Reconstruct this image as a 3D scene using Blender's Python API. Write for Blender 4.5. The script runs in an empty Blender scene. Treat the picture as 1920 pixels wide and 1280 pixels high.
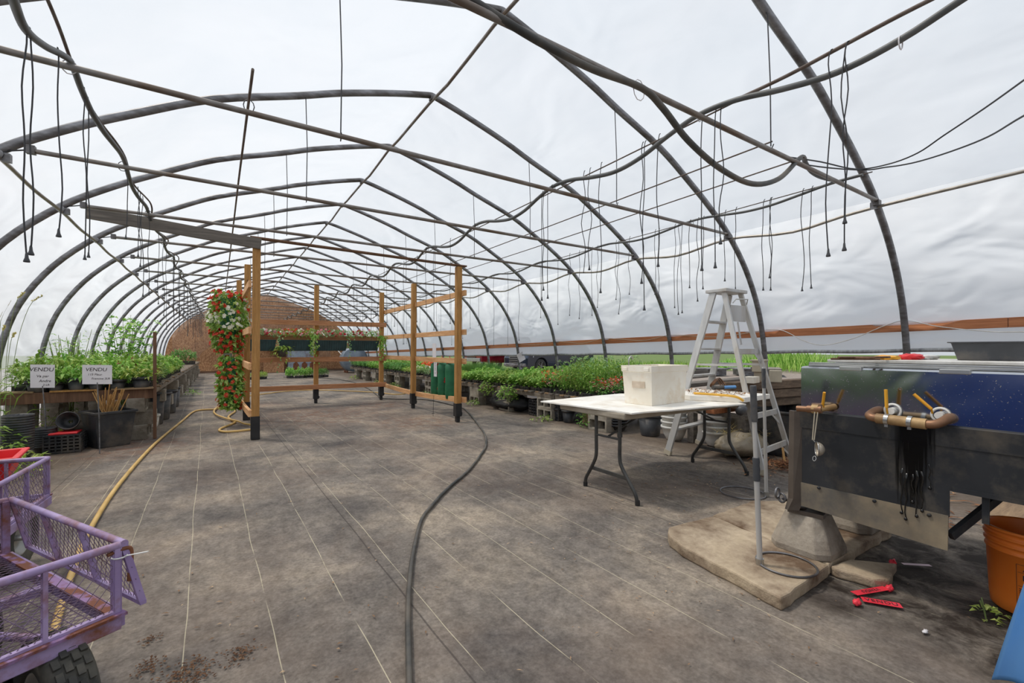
import bpy, math, random
from mathutils import Vector, Matrix, noise
S = bpy.context.scene
COL = S.collection
rng = random.Random(7)
# ------------------------------------------------------------------ camera
FPX, YAW, HOR, CAMH = 839.0, math.radians(33.04), 655.0, 1.17
cam = bpy.data.cameras.new('camera'); cam.sensor_width = 36; cam.lens = FPX/1920*36
cam.shift_y = (HOR-640)/1920; cam.clip_start = 0.05; cam.clip_end = 400
co = bpy.data.objects.new('camera', cam); COL.objects.link(co)
co.location = (0, 0, CAMH); co.rotation_euler = (math.pi/2, 0, -YAW); S.camera = co
cY, sY = math.cos(YAW), math.sin(YAW)
def ray(px, py):
    u = (px-960)/FPX; return Vector((sY+u*cY, cY-u*sY, (HOR-py)/FPX))
def fl(px, py, z=0.0):
    d = ray(px, py); t = (z-CAMH)/d.z; return Vector((d.x*t, d.y*t, z))
def aty(px, py, Y):
    d = ray(px, py); t = Y/d.y; return Vector((d.x*t, Y, d.z*t+CAMH))
def atx(px, py, X):
    d = ray(px, py); t = X/d.x; return Vector((X, d.y*t, d.z*t+CAMH))
# ------------------------------------------------------------------ mesh builder
class MB:
    def __init__(s): s.v = []; s.f = []; s.sm = []; s.mi = []; s.cur = 0
    def add(s, vs, fs, smooth=False):
        o = len(s.v); s.v += [tuple(v) for v in vs]
        for f in fs: s.f.append([i+o for i in f]); s.sm.append(smooth); s.mi.append(s.cur)
    def hexa(s, p):
        s.add(p, [(0,3,2,1),(4,5,6,7),(0,1,5,4),(1,2,6,5),(2,3,7,6),(3,0,4,7)])
    def box(s, c, d, rz=0.0, M=None, taper=1.0):
        c = Vector(c); hx, hy, hz = d[0]/2, d[1]/2, d[2]/2
        ps = [Vector((x*hx*k, y*hy*k, z*hz)) for z, k in ((-1,taper),(1,1)) for x, y in ((-1,-1),(1,-1),(1,1),(-1,1))]
        R = M if M is not None else Matrix.Rotation(rz, 3, 'Z')
        s.hexa([c+R@p for p in ps])
    def b2(s, a, b): s.box([(a[i]+b[i])/2 for i in range(3)], [abs(b[i]-a[i]) for i in range(3)])
    def bar(s, a, b, w, h, up=(0,0,1)):
        a = Vector(a); b = Vector(b); d = (b-a).normalized(); u = Vector(up)
        if abs(d.dot(u)) > .98: u = Vector((0,1,0))
        x = d.cross(u).normalized(); z = x.cross(d)
        s.hexa([a-x*w/2-z*h/2, a+x*w/2-z*h/2, b+x*w/2-z*h/2, b-x*w/2-z*h/2,
                a-x*w/2+z*h/2, a+x*w/2+z*h/2, b+x*w/2+z*h/2, b-x*w/2+z*h/2])
    def tube(s, pts, r, n=8, caps=True, closed=False):
        pts = [Vector(p) for p in pts]; N = len(pts); rs = r if isinstance(r, (list, tuple)) else [r]*N
        def tan(i):
            if closed: return (pts[(i+1) % N]-pts[i-1]).normalized()
            return (pts[min(i+1, N-1)]-pts[max(i-1, 0)]).normalized()
        t0 = tan(0); x = t0.cross(Vector((0,0,1)))
        if x.length < 1e-3: x = t0.cross(Vector((0,1,0)))
        x.normalize(); vs = []
        for i in range(N):
            t = tan(i); x = (x-t*x.dot(t)).normalized(); y = t.cross(x)
            for k in range(n):
                a = 2*math.pi*k/n; vs.append(pts[i]+(x*math.cos(a)+y*math.sin(a))*rs[i])
        fs = []
        for i in range(N if closed else N-1):
            for k in range(n):
                j = (i+1) % N; fs.append((i*n+k, i*n+(k+1) % n, j*n+(k+1) % n, j*n+k))
        s.add(vs, fs, True)
        if caps and not closed:
            s.add(vs[:n], [tuple(range(n))[::-1]]); s.add(vs[-n:], [tuple(range(n))])
    def lathe(s, prof, c=(0,0,0), n=24, M=None, flat=False):
        c = Vector(c); vs = []
        for r, z in prof:
            for k in range(n):
                a = 2*math.pi*k/n; p = Vector((r*math.cos(a), r*math.sin(a), z)); vs.append(c+(M@p if M is not None else p))
        fs = [(i*n+k, i*n+(k+1) % n, (i+1)*n+(k+1) % n, (i+1)*n+k) for i in range(len(prof)-1) for k in range(n)]
        s.add(vs, fs, not flat)
    def prism(s, poly, z0, z1, M=None):
        n = len(poly); vs = [Vector((p[0], p[1], z0)) for p in poly]+[Vector((p[0], p[1], z1)) for p in poly]
        if M is not None: vs = [M@v for v in vs]
        s.add(vs, [tuple(range(n))[::-1], tuple(range(n, 2*n))]+[(i, (i+1) % n, n+(i+1) % n, n+i) for i in range(n)])
    def grid(s, fn, nu, nv, smooth=True):
        vs = [fn(i/nu, j/nv) for i in range(nu+1) for j in range(nv+1)]; m = nv+1
        s.add(vs, [(i*m+j, (i+1)*m+j, (i+1)*m+j+1, i*m+j+1) for i in range(nu) for j in range(nv)], smooth)
    def leaf(s, p, d, up, L, W, droop=.25):
        d = Vector(d).normalized(); x = d.cross(Vector(up))
        if x.length < 1e-3: x = Vector((1,0,0))
        x.normalize(); n = x.cross(d); p = Vector(p)
        a = p+d*L*.45+n*W*.12; b = p+d*L-Vector((0,0,1))*L*droop
        l = p+d*L*.4+x*W/2+n*W*.3; r = p+d*L*.4-x*W/2+n*W*.3
        s.add([p, r, a, l, b], [(0,1,2,3),(1,4,2),(3,2,4)])
    def flower(s, p, nrm, R, k=5):
        n = Vector(nrm).normalized(); x = n.cross(Vector((.3,.5,.81))).normalized(); y = n.cross(x); p = Vector(p)
        for i in range(k):
            a = 2*math.pi*i/k; d = x*math.cos(a)+y*math.sin(a); e = x*-math.sin(a)+y*math.cos(a)
            s.add([p, p+d*R*.6-e*R*.42+n*R*.2, p+d*R+n*R*.1, p+d*R*.6+e*R*.42+n*R*.2], [(0,1,2,3)])
def smooth_path(pts, m=6, closed=False):
    P = [Vector(p) for p in pts]; out = []; N = len(P)
    for i in range(N if closed else N-1):
        if closed: a, b, c, d = P[i-1], P[i], P[(i+1) % N], P[(i+2) % N]
        else: a, b, c, d = P[max(i-1,0)], P[i], P[i+1], P[min(i+2,N-1)]
        for k in range(m):
            t = k/m; out.append(.5*((2*b)+(c-a)*t+(2*a-5*b+4*c-d)*t*t+(3*b-a-3*c+d)*t**3))
    if not closed: out.append(P[-1])
    return out
# ------------------------------------------------------------------ objects
def wloc(o):
    v = Vector((0,0,0))
    while o is not None: v = v+o.location; o = o.parent
    return v
def obj(name, mb, m, parent=None, loc=None, bevel=0, seg=2):
    me = bpy.data.meshes.new(name); off = wloc(parent) if parent is not None else Vector((0,0,0))
    L = Vector(loc) if loc is not None else Vector((0,0,0)); off = off+L
    me.from_pydata([(v[0]-off.x, v[1]-off.y, v[2]-off.z) for v in mb.v], [], mb.f)
    me.polygons.foreach_set('use_smooth', mb.sm)
    for mm in (m if isinstance(m, (list, tuple)) else [m]): me.materials.append(mm)
    me.polygons.foreach_set('material_index', mb.mi); me.update()
    o = bpy.data.objects.new(name, me); COL.objects.link(o); o.location = L
    if parent is not None: o.parent = parent
    if bevel:
        b = o.modifiers.new('bevel', 'BEVEL'); b.width = bevel; b.segments = seg; b.limit_method = 'ANGLE'; b.angle_limit = .6
    return o
def tag(o, label=None, cat=None, group=None, kind=None):
    if label: o['label'] = label
    if cat: o['category'] = cat
    if group: o['group'] = group
    if kind: o['kind'] = kind
    return o
def thing(name, label, cat, loc=(0,0,0), group=None):
    o = bpy.data.objects.new(name, None); COL.objects.link(o); o.location = loc; o.empty_display_size = .1
    return tag(o, label, cat, group)
def struct(name, mb, m, label=None, bevel=0):
    o = obj(name, mb, m, bevel=bevel); o['kind'] = 'structure'
    if label: o['label'] = label
    return o
def solo(name, mb, m, label, cat, group=None, loc=None, bevel=0, kind=None):
    if loc is None:
        xs = [v[0] for v in mb.v]; ys = [v[1] for v in mb.v]; loc = ((min(xs)+max(xs))/2, (min(ys)+max(ys))/2, min(v[2] for v in mb.v))
    return tag(obj(name, mb, m, None, loc, bevel), label, cat, group, kind)
KIDS = {}
def kids_of(o):
    return [c for c in bpy.data.objects if c.parent is o]
def dup(root, loc, rz=0, label=None, group=None, scale=None, cat=None):
    if root.name not in KIDS: KIDS[root.name] = [(c, kids_of(c)) for c in kids_of(root)]
    r = root.copy(); COL.objects.link(r); r.location = loc; r.rotation_euler = (0,0,rz)
    if scale is not None: r.scale = scale if isinstance(scale, (tuple, list)) else (scale,)*3
    tag(r, label, cat, group)
    for ch, gk in KIDS[root.name]:
        c = ch.copy(); COL.objects.link(c); c.parent = r
        for g in gk:
            d = g.copy(); COL.objects.link(d); d.parent = c
    return r
class Proto:
    """first use moves the prototype itself, later uses copy it"""
    def __init__(s, root): s.root = root; s.used = False; s.todo = []
    def put(s, loc, rz=0, label=None, group=None, scale=None): s.todo.append((loc, rz, label, group, scale))
    def flush(s):
        for a in s.todo[1:]: dup(s.root, *a[:4], scale=a[4])
        if s.todo:
            loc, rz, label, group, scale = s.todo[0]; s.root.location = loc; s.root.rotation_euler = (0,0,rz)
            if scale is not None: s.root.scale = scale if isinstance(scale, (tuple, list)) else (scale,)*3
            tag(s.root, label, None, group)
PROTOS = []
def proto(root): p = Proto(root); PROTOS.append(p); return p
def text(name, body, size, M, m, parent, align='CENTER', label=None, shear=0.0, space=1.0):
    cu = bpy.data.curves.new(name, 'FONT'); cu.body = body; cu.size = size; cu.align_x = align; cu.align_y = 'CENTER'
    cu.extrude = .0004; cu.shear = shear; cu.space_character = space; cu.space_line = .9; cu.materials.append(m)
    tmp = bpy.data.objects.new(name, cu); COL.objects.link(tmp)
    me = bpy.data.meshes.new_from_object(tmp.evaluated_get(bpy.context.evaluated_depsgraph_get())); bpy.data.objects.remove(tmp); bpy.data.curves.remove(cu)
    o = bpy.data.objects.new(name, me); COL.objects.link(o); o.parent = parent
    M = M.copy(); M.translation = M.translation-wloc(parent); o.matrix_local = M
    if label: o['label'] = label
    return o
def frameM(o, x, n):
    x = Vector(x).normalized(); n = Vector(n).normalized(); y = n.cross(x).normalized(); n = x.cross(y)
    M = Matrix((x, y, n)).transposed().to_4x4(); M.translation = Vector(o); return M
ORD = ['first','second','third','fourth','fifth','sixth','seventh','eighth','ninth','tenth','eleventh','twelfth','thirteenth','fourteenth','fifteenth','sixteenth','seventeenth','eighteenth','nineteenth','twentieth']+['%d%s' % (n, {1:'st',2:'nd',3:'rd'}.get(n % 10, 'th')) for n in range(21, 80)]
# ------------------------------------------------------------------ materials
def lin(c):
    return tuple(((x/255)/12.92 if x/255 <= .04045 else ((x/255+.055)/1.055)**2.4) for x in c)+(1,)
def newmat(name):
    m = bpy.data.materials.new(name); m.use_nodes = True; nt = m.node_tree; nt.nodes.clear()
    return m, nt, nt.nodes.new('ShaderNodeOutputMaterial')
def N(nt, t, **kw):
    n = nt.nodes.new(t)
    for k, v in kw.items():
        if k in n.inputs: n.inputs[k].default_value = v
        else: setattr(n, k, v)
    return n
def mixc(nt, a, b, fac, mode='MIX'):
    n = nt.nodes.new('ShaderNodeMix'); n.data_type = 'RGBA'; n.blend_type = mode
    for s_, v in ((6, a), (7, b), (0, fac)):
        if hasattr(v, 'is_output'): nt.links.new(v, n.inputs[s_])
        else: n.inputs[s_].default_value = v
    return n.outputs[2]
def math_(nt, op, a, b=None, c=None, clamp=False):
    n = nt.nodes.new('ShaderNodeMath'); n.operation = op; n.use_clamp = clamp
    for i, v in enumerate((a, b, c)):
        if v is None: continue
        if hasattr(v, 'is_output'): nt.links.new(v, n.inputs[i])
        else: n.inputs[i].default_value = v
    return n.outputs[0]
def noise_(nt, co_, scale, detail=4, rough=.55, dist=0.0):
    n = nt.nodes.new('ShaderNodeTexNoise'); n.inputs['Scale'].default_value = scale; n.inputs['Detail'].default_value = detail
    n.inputs['Roughness'].default_value = rough; n.inputs['Distortion'].default_value = dist
    if co_ is not None: nt.links.new(co_, n.inputs['Vector'])
    return n.outputs['Fac']
def ramp(nt, fac, stops):
    n = nt.nodes.new('ShaderNodeValToRGB'); e = n.color_ramp.elements
    while len(e) < len(stops): e.new(.5)
    for el, (p, c) in zip(e, stops): el.position = p; el.color = c if len(c) == 4 else lin(c)
    nt.links.new(fac, n.inputs[0]); return n.outputs[0]
def coords(nt, stretch=(1,1,1), which='Object'):
    t = nt.nodes.new('ShaderNodeTexCoord'); mp = nt.nodes.new('ShaderNodeMapping'); mp.inputs['Scale'].default_value = stretch
    nt.links.new(t.outputs[which], mp.inputs['Vector']); return mp.outputs['Vector']
def mat(name, c1, c2=None, scale=6, rough=.6, metal=0, stretch=(1,1,1), bump=0, bscale=None, stops=(.35,.65), detail=5, spec=None, dirt=None, dirt_amt=.5, dscale=3, trans=0, coat=0, mode=None):
    m, nt, out = newmat(name); p = nt.nodes.new('ShaderNodeBsdfPrincipled'); nt.links.new(p.outputs[0], out.inputs[0])
    p.inputs['Roughness'].default_value = rough; p.inputs['Metallic'].default_value = metal
    if spec is not None: p.inputs['Specular IOR Level'].default_value = spec
    if coat: p.inputs['Coat Weight'].default_value = coat
    co_ = coords(nt, stretch)
    if c2 is not None:
        col = ramp(nt, noise_(nt, co_, scale, detail), [(stops[0], c1), (stops[1], c2)])
    else:
        col = ramp(nt, noise_(nt, co_, scale, 3), [(.3, tuple(x*.93 for x in c1)), (.7, tuple(min(255, x*1.05) for x in c1))])
    if dirt is not None:
        k = ramp(nt, noise_(nt, co_, dscale, 7, .65), [(.5-dirt_amt*.3, (0,0,0,1)), (.72-dirt_amt*.2, (1,1,1,1))])
        col = mixc(nt, col, lin(dirt), k)
    nt.links.new(col, p.inputs['Base Color'])
    if bump:
        b = N(nt, 'ShaderNodeBump', Strength=min(bump,1.0), Distance=.01); nt.links.new(noise_(nt, co_, bscale or scale*4, 6), b.inputs['Height']); nt.links.new(b.outputs[0], p.inputs['Normal'])
    return m
def leafmat(name, ca, cb, cc=None, trans=.35, rough=.45):
    m, nt, out = newmat(name); g = nt.nodes.new('ShaderNodeNewGeometry'); oi = nt.nodes.new('ShaderNodeObjectInfo')
    col = ramp(nt, g.outputs['Random Per Island'], [(0, ca), (.55, cb), (1, cc or cb)])
    hs = nt.nodes.new('ShaderNodeHueSaturation'); nt.links.new(col, hs.inputs['Color'])
    nt.links.new(math_(nt, 'MULTIPLY_ADD', oi.outputs['Random'], .35, .85), hs.inputs['Value'])
    nt.links.new(math_(nt, 'MULTIPLY_ADD', oi.outputs['Random'], .03, .485), hs.inputs['Hue'])
    p = nt.nodes.new('ShaderNodeBsdfPrincipled'); p.inputs['Roughness'].default_value = rough; p.inputs['Specular IOR Level'].default_value = .3
    t = nt.nodes.new('ShaderNodeBsdfTranslucent'); mx = nt.nodes.new('ShaderNodeMixShader'); mx.inputs[0].default_value = trans
    nt.links.new(hs.outputs[0], p.inputs['Base Color']); nt.links.new(hs.outputs[0], t.inputs['Color'])
    nt.links.new(p.outputs[0], mx.inputs[1]); nt.links.new(t.outputs[0], mx.inputs[2]); nt.links.new(mx.outputs[0], out.inputs[0])
    return m
M = {}
M['galv'] = mat('galvanised_steel', (122,122,126), (150,151,155), 9, .42, .55, stretch=(1,1,3), dirt=(84,80,78), dirt_amt=.3)
M['pipe'] = mat('grey_pipe', (118,114,110), (146,142,138), 7, .45, .4, dirt=(104,86,70), dirt_amt=.35, dscale=2)
M['purlin'] = mat('bright_pipe', (140,134,124), (172,166,158), 7, .4, .5)
M['hose_grey'] = mat('grey_hose', (74,76,76), (98,99,98), 5, .5)
M['hose_black'] = mat('black_hose', (50,50,48), (74,72,68), 6, .5, dirt=(98,90,80), dirt_amt=.2)
M['line'] = mat('thin_black_line', (46,46,48), None, 5, .5)
M['weight'] = mat('black_plastic_weight', (62,63,66), None, 9, .5)
M['rusty_rod'] = mat('rusty_rod', (84,66,54), (112,100,92), 12, .7)
def wood(name, a, b, stretch, scale=3.0, knots=True, rough=.7):
    m, nt, out = newmat(name); p = N(nt, 'ShaderNodeBsdfPrincipled', Roughness=rough); nt.links.new(p.outputs[0], out.inputs[0])
    co_ = coords(nt, stretch); col = ramp(nt, noise_(nt, co_, scale, 6, .6, .6), [(.3, a), (.7, b)])
    fine = ramp(nt, noise_(nt, co_, scale*5, 4, .6), [(.35, (150,150,150)), (.7, (255,255,255))]); col = mixc(nt, col, fine, .35, 'MULTIPLY')
    if knots:
        v = nt.nodes.new('ShaderNodeTexVoronoi'); v.inputs['Scale'].default_value = 3.2
        nt.links.new(coords(nt, tuple(min(1.0, s_)*1.0 if s_ < 1 else .9 for s_ in stretch)), v.inputs['Vector'])
        k = ramp(nt, v.outputs['Distance'], [(.03, (1,1,1,1)), (.075, (0,0,0,1))]); col = mixc(nt, col, lin(tuple(x*.45 for x in a)), k)
    nt.links.new(col, p.inputs['Base Color'])
    b = N(nt, 'ShaderNodeBump', Strength=.25, Distance=.004); nt.links.new(noise_(nt, co_, scale*4, 5), b.inputs['Height']); nt.links.new(b.outputs[0], p.inputs['Normal'])
    return m
M['post'] = wood('treated_post_wood', (166,116,56), (202,152,88), (9,9,.7))
M['railx'] = wood('rail_wood_across', (176,116,76), (214,156,112), (.7,9,9))
M['raily'] = wood('rail_wood_along', (214,152,96), (244,196,144), (9,.7,9))
M['board'] = wood('red_brown_board', (164,98,58), (204,136,92), (9,.5,9))
M['greywood'] = wood('weathered_grey_wood', (92,86,80), (134,126,116), (.6,9,9))
M['greywoody'] = wood('weathered_grey_wood_along', (102,94,84), (150,138,122), (9,.6,9))
M['pallet'] = wood('worn_pallet_wood', (128,102,74), (176,146,110), (.8,8,8))
M['stake'] = wood('brown_stake', (96,66,46), (134,98,72), (9,9,.6))
M['cane'] = wood('bamboo_cane', (178,130,72), (214,170,108), (9,9,.8), knots=False)
M['concrete'] = mat('concrete_block', (142,136,124), (176,168,154), 8, .9, bump=.5, bscale=60, dirt=(110,100,86), dirt_amt=.25)
M['slab'] = mat('old_concrete_slab', (186,168,142), (216,198,172), 5, .9, bump=.6, bscale=50, dirt=(104,82,62), dirt_amt=.45, dscale=2.2)
M['pier'] = mat('grey_pier_block', (158,148,134), (188,178,164), 7, .9, bump=.5, bscale=45, dirt=(104,92,78), dirt_amt=.3)
M['black_plastic'] = mat('black_plastic', (36,38,42), (54,56,60), 7, .5, dirt=(96,88,78), dirt_amt=.12, dscale=4)
M['dark_plastic'] = mat('charcoal_plastic', (62,64,68), (78,80,84), 6, .55, dirt=(120,112,100), dirt_amt=.1)
M['post_foot'] = mat('black_post_sleeve', (26,26,28), (44,42,42), 8, .6)
M['white_plastic'] = mat('white_plastic', (222,222,218), (236,236,232), 5, .45, dirt=(190,182,168), dirt_amt=.15)
M['cream'] = mat('cream_plastic_tote', (240,231,214), (249,244,232), 4, .5, dirt=(226,206,178), dirt_amt=.02, dscale=5)
M['sheet_white'] = mat('white_table_sheet', (238,235,227), (248,246,240), 3, .6, dirt=(216,206,190), dirt_amt=.1, dscale=4)
M['table_under'] = mat('table_underside', (150,140,124), (176,166,150), 5, .7)
M['table_leg'] = mat('dark_grey_leg_paint', (58,58,58), (76,75,72), 9, .4, .2)
M['alu'] = mat('dull_aluminium', (186,186,185), (210,210,209), 6, .45, .3, dirt=(176,168,156), dirt_amt=.15, stretch=(2,2,.5))
M['black_steel'] = mat('painted_black_steel', (40,42,45), (54,55,58), 3, .62, spec=.25, dirt=(84,78,70), dirt_amt=.1, dscale=6)
M['dusty_steel'] = mat('dusty_tan_steel', (122,110,92), (156,141,116), 4, .8, dirt=(96,92,86), dirt_amt=.3, dscale=3)
M['brown_steel'] = mat('brown_painted_steel', (76,66,58), (98,88,78), 5, .55)
M['drip'] = mat('black_syrup_drip', (14,13,12), (24,22,20), 8, .18)
def stainless():
    m, nt, out = newmat('polished_stainless'); p = N(nt, 'ShaderNodeBsdfPrincipled', Roughness=.13, Metallic=1.0); nt.links.new(p.outputs[0], out.inputs[0])
    p.inputs['Base Color'].default_value = lin((196,198,200)); co_ = coords(nt)
    b = N(nt, 'ShaderNodeBump', Strength=.5, Distance=.012); nt.links.new(noise_(nt, co_, 3.2, 1, .4, .8), b.inputs['Height']); nt.links.new(b.outputs[0], p.inputs['Normal'])
    sp = ramp(nt, noise_(nt, co_, 120, 2), [(.68, (0,0,0,1)), (.74, (1,1,1,1))]); nt.links.new(mixc(nt, lin((190,192,195)), lin((150,146,140)), sp), p.inputs['Base Color'])
    nt.links.new(math_(nt, 'MULTIPLY_ADD', sp, .4, .13), p.inputs['Roughness']); return m
M['stainless'] = stainless()
M['lid'] = mat('white_lid_paint', (226,224,218), (242,240,236), 4, .45, 0, dirt=(176,168,154), dirt_amt=.15)
M['brass'] = mat('tan_wrapped_pipe', (170,134,86), (204,172,122), 9, .55, .1, dirt=(112,84,58), dirt_amt=.3)
M['copper'] = mat('old_copper', (120,88,66), (156,116,86), 9, .45, .5)
M['silver'] = mat('shiny_clamp_metal', (186,186,184), None, 8, .28, .9)
M['yellow'] = mat('yellow_handle', (226,156,30), (238,176,52), 6, .45)
M['yellow_tube'] = mat('yellow_tube', (232,178,64), None, 6, .5)
M['red'] = mat('red_plastic', (216,36,44), (232,54,60), 5, .45)
M['ribbon'] = mat('red_ribbon', (222,40,58), (236,58,74), 7, .5)
M['ink'] = mat('dark_ink', (52,40,44), None, 9, .7)
M['paper'] = mat('white_card', (222,218,222), (234,231,232), 4, .7)
M['orange'] = mat('orange_bucket_plastic', (255,132,46), (255,144,58), 4, .38)
M['blue'] = mat('blue_scoop_plastic', (104,166,232), (120,180,240), 3, .4)
M['purple'] = mat('purple_paint', (146,124,168), (172,152,192), 5, .45, dirt=(128,78,58), dirt_amt=.08, dscale=9)
M['purple_rust'] = mat('rusty_purple_edge', (112,62,40), (138,108,150), 14, .7, stops=(.46,.56))
M['mesh_wire'] = mat('purple_grey_wire', (150,130,160), (122,100,108), 12, .5)
M['tire'] = mat('black_rubber', (44,44,42), (62,61,58), 12, .8, dirt=(92,88,78), dirt_amt=.2, dscale=8)
M['rim'] = mat('grey_rim', (150,150,150), (176,176,174), 7, .4, .6)
M['rust'] = mat('brown_rust', (98,58,38), (134,84,56), 14, .8)
M['hose_yellow'] = mat('yellow_tan_hose', (196,158,88), (222,186,118), 4, .55)
M['foliage'] = leafmat('leaf_green', (96,142,54), (144,188,82), (196,220,128))
M['foliage_dark'] = leafmat('leaf_dark_green', (70,116,52), (106,156,74), (146,188,102))
M['foliage_yel'] = leafmat('leaf_yellow_green', (128,164,62), (168,194,86), (206,218,128))
M['foliage_pale'] = leafmat('leaf_pale_green', (98,140,84), (140,176,116), (186,206,158))
M['foliage_red'] = leafmat('leaf_dark_red', (86,30,34), (120,52,46), (150,96,60))
M['stem'] = mat('plant_stem', (110,132,70), (140,150,92), 8, .6)
M['fl_red'] = leafmat('petal_red', (178,24,28), (206,46,38), (228,84,62), .3)
M['fl_orange'] = leafmat('petal_orange', (218,72,40), (230,98,54), (240,140,96), .3)
M['fl_white'] = leafmat('petal_white', (226,224,206), (240,238,224), (248,246,236), .3)
M['fl_pink'] = leafmat('petal_pink', (214,110,130), (232,160,172), (240,200,204), .3)
M['straw'] = leafmat('dry_grass', (168,150,88), (196,176,112), (212,196,140), .3)
M['chips'] = leafmat('bark_chips', (96,62,42), (140,96,62), (186,142,100), .05, .8)
M['crumbs'] = leafmat('brown_crumbs', (70,44,32), (92,58,42), (120,86,64), .05, .8)
M['litter'] = leafmat('dry_litter', (110,88,66), (140,112,84), (196,170,136), .05, .8)
M['green_bag'] = mat('green_grow_bag', (24,96,62), (36,118,78), 6, .55)
M['box_green'] = mat('dark_green_window_box', (30,54,56), (44,72,74), 8, .5)
M['cabinet'] = mat('blue_grey_cabinet_paint', (136,150,166), (154,167,180), 4, .5, dirt=(110,80,64), dirt_amt=.1)
M['barrel'] = mat('blue_grey_barrel', (112,126,140), (140,152,164), 4, .4)
M['tan_box'] = mat('tan_box', (186,176,156), None, 4, .6)
M['bag'] = mat('dusty_plastic_bag', (150,138,118), (182,170,150), 5, .35, bump=.8, bscale=14)
M['black_fabric'] = mat('black_landscape_cloth', (28,28,30), (44,44,46), 6, .75, bump=.6, bscale=16)
# ================================================================== SETTING
XC, XL, XR, YW, ZJ = 2.03, -2.30, 6.36, 26.9, 2.63
NB = 17; HY = [1.75+1.53*i for i in range(NB)]        # hoops, then the end wall at YW
HALF = [(4.33,0),(4.31,.65),(4.25,1.2),(4.1,1.72),(3.8,2.22),(3.4,2.63),(3.0,2.91),(2.6,3.14),(2.08,3.41),(1.4,3.65),(1.0,3.80),(.45,3.97),(.03,4.08)]
def half_curve(m=4):
    return [(p.x, p.y) for p in smooth_path([(a, b, 0) for a, b in HALF], m)]
HC = half_curve()
def prof_at_z(z):
    for (a, b), (c, d) in zip(HC, HC[1:]):
        if b <= z <= d and d > b: return a+(c-a)*(z-b)/(d-b)
    return HC[-1][0] if z > 2 else HC[0][0]
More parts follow.
